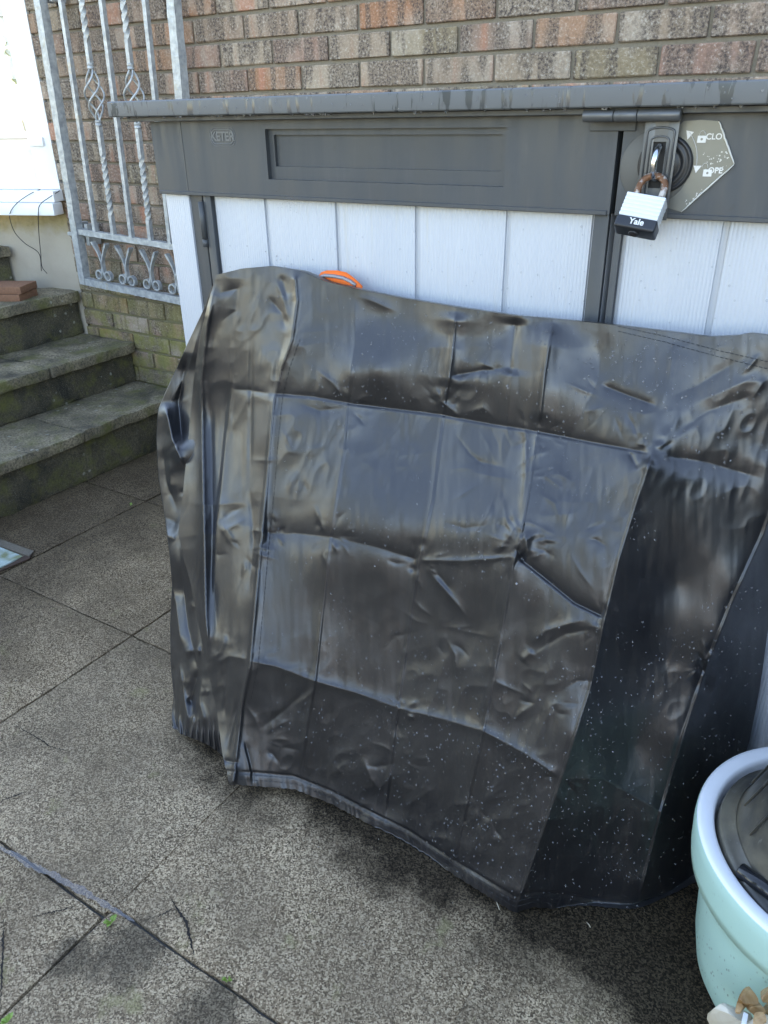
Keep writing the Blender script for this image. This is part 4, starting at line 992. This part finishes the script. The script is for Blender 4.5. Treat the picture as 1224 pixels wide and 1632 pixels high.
# ================================================================== STONE ORNAMENT
ST1 = MT('tan_stone'); gp = ST1.geo(); ST1.set(Base_Color=ST1.mix(ST1.ramp(ST1.noise(gp, 28, 5, .6, .8), [(.35, 0), (.65, 1)]), (.22, .11, .035), (.50, .33, .17)), Roughness=.4, Normal=ST1.bump(ST1.noise(gp, 90, 5), .5, .002)); ST1 = ST1.m
ST2 = MT('cream_stone'); gp = ST2.geo(); ST2.set(Base_Color=ST2.mix(ST2.noise(gp, 22, 5, .6, .8), (.40, .33, .20), (.70, .66, .58)), Roughness=.4, Normal=ST2.bump(ST2.noise(gp, 70, 5), .5, .002)); ST2 = ST2.m
orn = empty('stone_ornament', (.12, .70, 0), 'cream and tan rock ornament of jagged stones in the bottom right corner', 'ornament')
def rock(c, s, mat, seed, rot=0, boxy=.5):
    bm = bmesh.new(); bmesh.ops.create_icosphere(bm, subdivisions=3, radius=1); rs = random.Random(seed)
    pl_ = [(Vector((rs.gauss(0, 1), rs.gauss(0, 1), rs.gauss(0, 1))).normalized(), rs.uniform(.38, .68)) for _ in range(11)]
    for v in bm.verts:
        for n_, d_ in pl_:
            e = v.co.dot(n_)-d_
            if e > 0: v.co -= n_*e*.99
    Mx = Matrix.Translation(c)@Matrix.Rotation(rot, 4, 'Z')@Matrix.Rotation(rs.uniform(-.5, .5), 4, 'X')@Matrix.Diagonal((*s, 1))
    bmesh.ops.transform(bm, matrix=Mx, verts=bm.verts[:]); o = bm_obj('stone', bm, mat, orn); return o
def at(u, v, z): p = onZ(u, v, z+.12); return p
for (u, v, z, s, mt, sd_, ro) in [(1172, 1625, .030, (.035, .026, .036), ST2, 1, .3), (1190, 1592, .072, (.020, .015, .012), ST1, 2, 1.2), (1206, 1608, .066, (.013, .016, .014), ST1, 3, .4), (1220, 1588, .085, (.010, .014, .018), ST1, 4, .2), (1213, 1640, .045, (.030, .026, .034), ST2, 5, 2.0), (1212, 1626, .078, (.014, .012, .014), ST1, 6, .9), (1236, 1612, .06, (.022, .022, .03), ST1, 7, .1), (1180, 1604, .070, (.009, .008, .012), ST1, 8, 2.2), (1250, 1650, .03, (.04, .035, .04), ST2, 9, 1)]:
    rock(at(u, v, z), tuple(q_*1.05 for q_ in s), mt, sd_, ro)
rock(Vector((.125, .70, .055)), (.075, .06, .085), ST2, 12, .4)
p = at(1187, 1624, .072); box('white_chip', p.x-.003, p.x+.003, p.y-.012, p.y+.008, p.z-.003, p.z+.002, plain('white_chip', (.7, .7, .7), .4), orn, .001, 2)

# ================================================================== BRICK PAIR, CABLES, COVER PLATE, PUDDLE, WEEDS
TILE = plain('terracotta_paver', (.24, .115, .065), .85, nz=.45, nscale=120, bump=.8, bdist=.003)
for k, (z0, dx, rot, lab) in enumerate(((.582, 0, 24, 'lower of two small red-brown pavers stacked on the third step'), (.613, .006, 27, 'upper of two small red-brown pavers stacked on the third step'))):
    c = Vector((-3.165, 1.99, z0+.016))
    M_ = Matrix.Translation(c)@Matrix.Rotation(rad(rot), 4, 'Z'); bm = bmesh.new(); add_box(bm, -.085+dx, .085+dx, -.07, .07, -.0150, .0145, .003, 2, M_)
    tag(bm_obj('paver', bm, TILE, None, True), lab, 'paver', 'small pavers stacked on the steps')
CB = plain('black_cable', (.015, .015, .016), .5)
def bay(x, y, z): return BM@Vector((x, y, z))
def sm(pts, n=60):
    P = [Vector(p) for p in pts]; out = []
    P = [P[0]*2-P[1]]+P+[P[-1]*2-P[-2]]
    for i in range(1, len(P)-2):
        for k in range(10):
            t = k/10; a, b, c, d = P[i-1:i+3]; out.append(.5*((2*b)+(c-a)*t+(2*a-5*b+4*c-d)*t*t+(3*b-a-3*c+d)*t**3))
    out.append(P[-2]); return out
def bp(u, v, off=.0):       # pixel onto bay plane, offset outwards
    r = Vector(ray(u, v)); o = Vector(CAM); p0 = BM@Vector((0, 0, 0)); nn_ = bn; t = ((p0+nn_*off)-o).dot(nn_)/r.dot(nn_); return o+r*t
c1 = sm([bp(64, 302, .03), bp(48, 309, .085), bp(28, 323, .108), bp(17, 337, .108), bp(16, 350, .07), bp(24, 371, .04), bp(40, 388, .03), bp(62, 404, .03), bp(66, 432, .03)])
c2 = sm([bp(95, 304, .03), bp(78, 315, .085), bp(64, 326, .108), bp(61, 340, .108), bp(62, 372, .03), bp(65, 405, .03), bp(67, 425, .03), bp(75, 436, .04)])
tag(tube('cable', c1, .0016, CB, None, 6), 'thin black cable looping down from the left part of the white window sill', 'cable', 'cables from the window sill')
tag(tube('cable', c2, .0016, CB, None, 6), 'thin black cable dropping straight down from the right end of the white window sill', 'cable', 'cables from the window sill')

# pale blue-green cover plate set in the paving at the left edge
GLZ = MT('blue_green_plate'); gp = GLZ.geo(); GLZ.set(Base_Color=GLZ.mix(GLZ.ramp(GLZ.noise(gp, 12, 5), [(.4, 0), (.6, 1)]), (.22, .25, .15), (.46, .58, .58)), Roughness=.2); GLZ = GLZ.m
cp = empty('drain_cover', (-2.2, 1.2, 0), 'pale blue-green inset drain cover with concrete rim at the left edge of the paving', 'drain cover')
q4 = [onZ(36, 886, .004), onZ(-2, 905, .004), onZ(-90, 870, .004), onZ(-30, 860, .004)]
def quad(name, q_, th, mat, z=0):
    V = [(p.x, p.y, p.z+z) for p in q_]+[(p.x, p.y, p.z+z-th) for p in q_]
    return mesh_obj(name, V, [(0, 1, 2, 3), (7, 6, 5, 4), (0, 4, 5, 1), (1, 5, 6, 2), (2, 6, 7, 3), (3, 7, 4, 0)], mat, cp)
quad('plate', q4, .006, GLZ, .0)
DRIM = plain('rim_concrete', (.15, .13, .10), .8, nz=.5, nscale=200, bump=.8, bdist=.004)
quad('rim_bar', [onZ(46, 886, .006), onZ(54, 878, .006), onZ(-30, 848, .006), onZ(-34, 858, .006)], .010, DRIM)
quad('rim_gap', [onZ(55, 877, .0032), onZ(47, 890, .0032), onZ(-6, 912, .0032), onZ(34, 888, .0032)], .004, plain('rust_dark', (.05, .028, .018), .8))

# puddle in the joint
WD = MT('puddle_water'); WD.n.remove(WD.b); _t = WD.n.new('ShaderNodeBsdfTransparent'); _t.inputs[0].default_value = (.75, .72, .68, 1); _g = WD.n.new('ShaderNodeBsdfGlossy'); _g.inputs['Roughness'].default_value = .06
_m = WD.n.new('ShaderNodeMixShader'); _l = WD.n.new('ShaderNodeFresnel'); _l.inputs[0].default_value = 1.75; WD.L(_l.outputs[0], _m.inputs[0]); WD.L(_t.outputs[0], _m.inputs[1]); WD.L(_g.outputs[0], _m.inputs[2]); WD.L(_m.outputs[0], WD.out.inputs[0]); WD.L(WD.bump(WD.noise(WD.geo(), 70, 3), .3, .002), _g.inputs['Normal'])
def ribbon(pts, w_, z, lab, n=70, seed=0):
    Q = interp_poly(pts, n); V = []; Fc = []
    for i, p in enumerate(Q):
        a = Q[max(0, i-1)]; b = Q[min(n-1, i+1)]; d = (b-a)/np.linalg.norm(b-a); nn_ = np.array([-d[1], d[0]]); t = (i+.5)/n
        env = math.sin(math.pi*t)**.5; N_ = lambda k, f: vnoise(np.array([i*f+k]), np.array([seed+k]), 5)[0]
        h1 = w_*env*(1+.5*N_(1., .35)+.35*N_(9., .9)); h2 = w_*env*(1+.5*N_(4., .3)+.35*N_(6., .8))
        for q_ in (-h1, -h1*.3, h2*.3, h2): V.append(onZ(*(p+nn_*q_), z))
    for i in range(n-1):
        for k in range(3): Fc.append((4*i+k, 4*i+k+1, 4*i+5+k, 4*i+4+k))
    return tag(mesh_obj('puddle', V, Fc, WD.m), lab, 'puddle', None, 'structure')
ribbon([(-10, 1345), (40, 1372), (90, 1398), (140, 1424), (180, 1450), (215, 1468)], 6, .0046, 'thin line of rain water lying in the slab joint at lower left', seed=1)
# cracks: dark recessed slivers
CK = plain('crack_dark', (.018, .015, .012), .95)
def crack(pts, w_, name='crack', lab='dark crack'):
    Q = interp_poly(pts, 40); V = []; Fc = []
    for i, p in enumerate(Q):
        a = Q[max(0, i-1)]; b = Q[min(39, i+1)]; d = b-a; d /= np.linalg.norm(d); nn_ = np.array([-d[1], d[0]]); hw_ = w_*random.uniform(.3, 1)*(.3+math.sin(math.pi*(i+.5)/40)); j = random.uniform(-1.2, 1.2)
        V += [onZ(*(p+nn_*(hw_+j)), .0030), onZ(*(p-nn_*(hw_-j)), .0030)]
    for i in range(39): Fc.append((2*i, 2*i+1, 2*i+3, 2*i+2))
    return mesh_obj('crack', V, Fc, CK, ground)
for pts, w_ in (([(272, 1432), (283, 1450), (297, 1470), (304, 1500), (309, 1522)], 2.4), ([(250, 1462), (272, 1450), (283, 1450)], 1.2), ([(6, 1465), (5, 1500), (3, 1560), (0, 1600)], 2.0), ([(22, 1155), (50, 1170), (85, 1192), (110, 1196)], 1.0), ([(2, 1275), (20, 1270), (40, 1262)], 1.2),
                ([(50, 1462), (90, 1452), (118, 1445)], 1.1)):
    crack(pts, w_)
# weeds
WG = plain('weed_leaf', (.16, .26, .04), .5, nz=.3, nscale=200)
def weed(u, v, n, lab, r=.010):
    c = onZ(u, v, .002); e = empty('weed', tuple(c), lab, 'weed')
    for k in range(n):
        a = random.uniform(0, 2*math.pi); l = r*random.uniform(.6, 1.2); wd = l*.33; tip = c+Vector((math.cos(a)*l, math.sin(a)*l, random.uniform(.002, .009))); s_ = Vector((-math.sin(a), math.cos(a), 0))*wd; mid = c.lerp(tip, .6)+Vector((0, 0, .003))
        mesh_obj('leaf', [c, mid+s_, tip, mid-s_, mid+Vector((0, 0, -.001))], [(0, 1, 4), (1, 2, 4), (2, 3, 4), (3, 0, 4)], WG, e)
weed(178, 1470, 7, 'small green weed in the joint beside the puddle line', .013); weed(363, 1563, 6, 'tiny bright green seedling in the slab joint near the bottom', .009); weed(12, 1630, 6, 'small weed at the bottom left corner of the paving', .012); weed(208, 806, 5, 'tiny weed in the paving joint next to the lowest step', .010)
# litter near the hem: thin pale straws
SW = plain('pale_straw', (.45, .40, .30), .6)
for (a, b, lab) in (((784, 1422), (796, 1450), 'pale straw lying on the paving by the hem of the cover'), ((935, 1470), (941, 1478), 'tiny pale twig on the damp paving in front of the cover hem')):
    tag(tube('straw', [onZ(*a, .004), onZ((a[0]+b[0])/2+1, (a[1]+b[1])/2, .007), onZ(*b, .004)], .0009, SW, None, 5), lab, 'straw')
# grit and crumbs
lst = []
for _ in range(420):
    x = random.uniform(-2.3, .1); y = random.uniform(.2, 1.5); s = random.uniform(.0008, .0024)
    V_ = [(x+s*random.uniform(-1, 1), y+s*random.uniform(-1, 1), .001+s*random.uniform(0, 1.6)) for _ in range(4)]; lst.append((V_, [(0, 1, 2), (0, 2, 3), (0, 3, 1), (1, 3, 2)]))
V, Fc = join_data(lst); tag(mesh_obj('grit', V, Fc, plain('pale_grit', (.34, .31, .25), .8)), 'loose pale grit scattered over the paving', 'grit', kind='stuff')

# ================================================================== ADDED FOR THE VINYL TO REFLECT: unseen fence behind the camera, in the sun
fence = empty('added_fence', (0, -5.2, 0), 'unseen brown timber board fence behind the camera, added for the cover to reflect', 'fence')
FW = plain('fence_timber', (.17, .155, .135), .8, nz=.35, nscale=6)
me = None
for i in range(60):
    h = 1.25
    if me is None:
        o = box('board', -.095, .095, -.012, .012, 0, h, FW); me = o.data; o.parent = fence
    else:
        o = bpy.data.objects.new('board', me); COL.objects.link(o); o.parent = fence
    o.location = (-6+i*.2, random.uniform(-.004, .004), random.uniform(0, .02)); o.rotation_euler = (0, rad(random.uniform(-.3, .3)), 0)

# unseen hedges added for dark bands in the vinyl reflections and shade at right
HL = MT('hedge_leaf'); HL.set(Base_Color=HL.mix(HL.noise(HL.geo(), 9, 4), (.020, .035, .012), (.06, .09, .03)), Roughness=.6); HL = HL.m
def hedge(x0, x1, y0, y1, h, lab, n, seed, top=.35):
    rs = np.random.RandomState(seed); root = empty('hedge', ((x0+x1)/2, (y0+y1)/2, 0), lab, 'hedge')
    V = []; Fc = []
    for i in range(n):
        c = np.array([rs.uniform(x0, x1), rs.uniform(y0, y1), 0]); hh = h*(1+top*.3*math.sin(c[0]*2.1+c[1]*1.7+seed)+top*.2*math.sin(c[0]*5.3+c[1]*3.1)); c[2] = hh*rs.uniform(0, 1)**.7
        a = rs.randn(3); a /= np.linalg.norm(a); b = np.cross(a, rs.randn(3)); b /= np.linalg.norm(b); s1 = rs.uniform(.06, .16)
        k = len(V); V += [tuple(c-a*s1), tuple(c+b*s1*.5), tuple(c+a*s1), tuple(c-b*s1*.5)]; Fc.append((k, k+1, k+2, k+3))
    o = mesh_obj('foliage', V, Fc, HL, root); tag(o, kind='stuff')
    V, Fc = tube_data([((x0+x1)/2, (y0+y1)/2, 0), ((x0+x1)/2, (y0+y1)/2, h*.7)], [.09, .04], 8); mesh_obj('trunk', V, Fc, FW, root)
hedge(2.6, 3.7, -3.5, 1.6, 2.1, 'unseen dark evergreen hedge added at the right to darken light and reflections', 9000, 3)
hedge(-5.0, -3.4, -5.0, -4.0, 3.4, 'unseen tall dark conifer clump added at the far left for the cover to reflect', 6000, 5, .8)
hedge(-1.7, -.9, -4.9, -4.1, 2.7, 'unseen rounded dark shrub added before the fence for the cover to reflect', 3500, 8, .8)
hedge(-7.6, -6.2, -2.6, -1.6, 2.3, 'unseen separate dark bush added beyond the yard for the cover to reflect', 3500, 9, .8)

scene.render.engine = 'CYCLES'
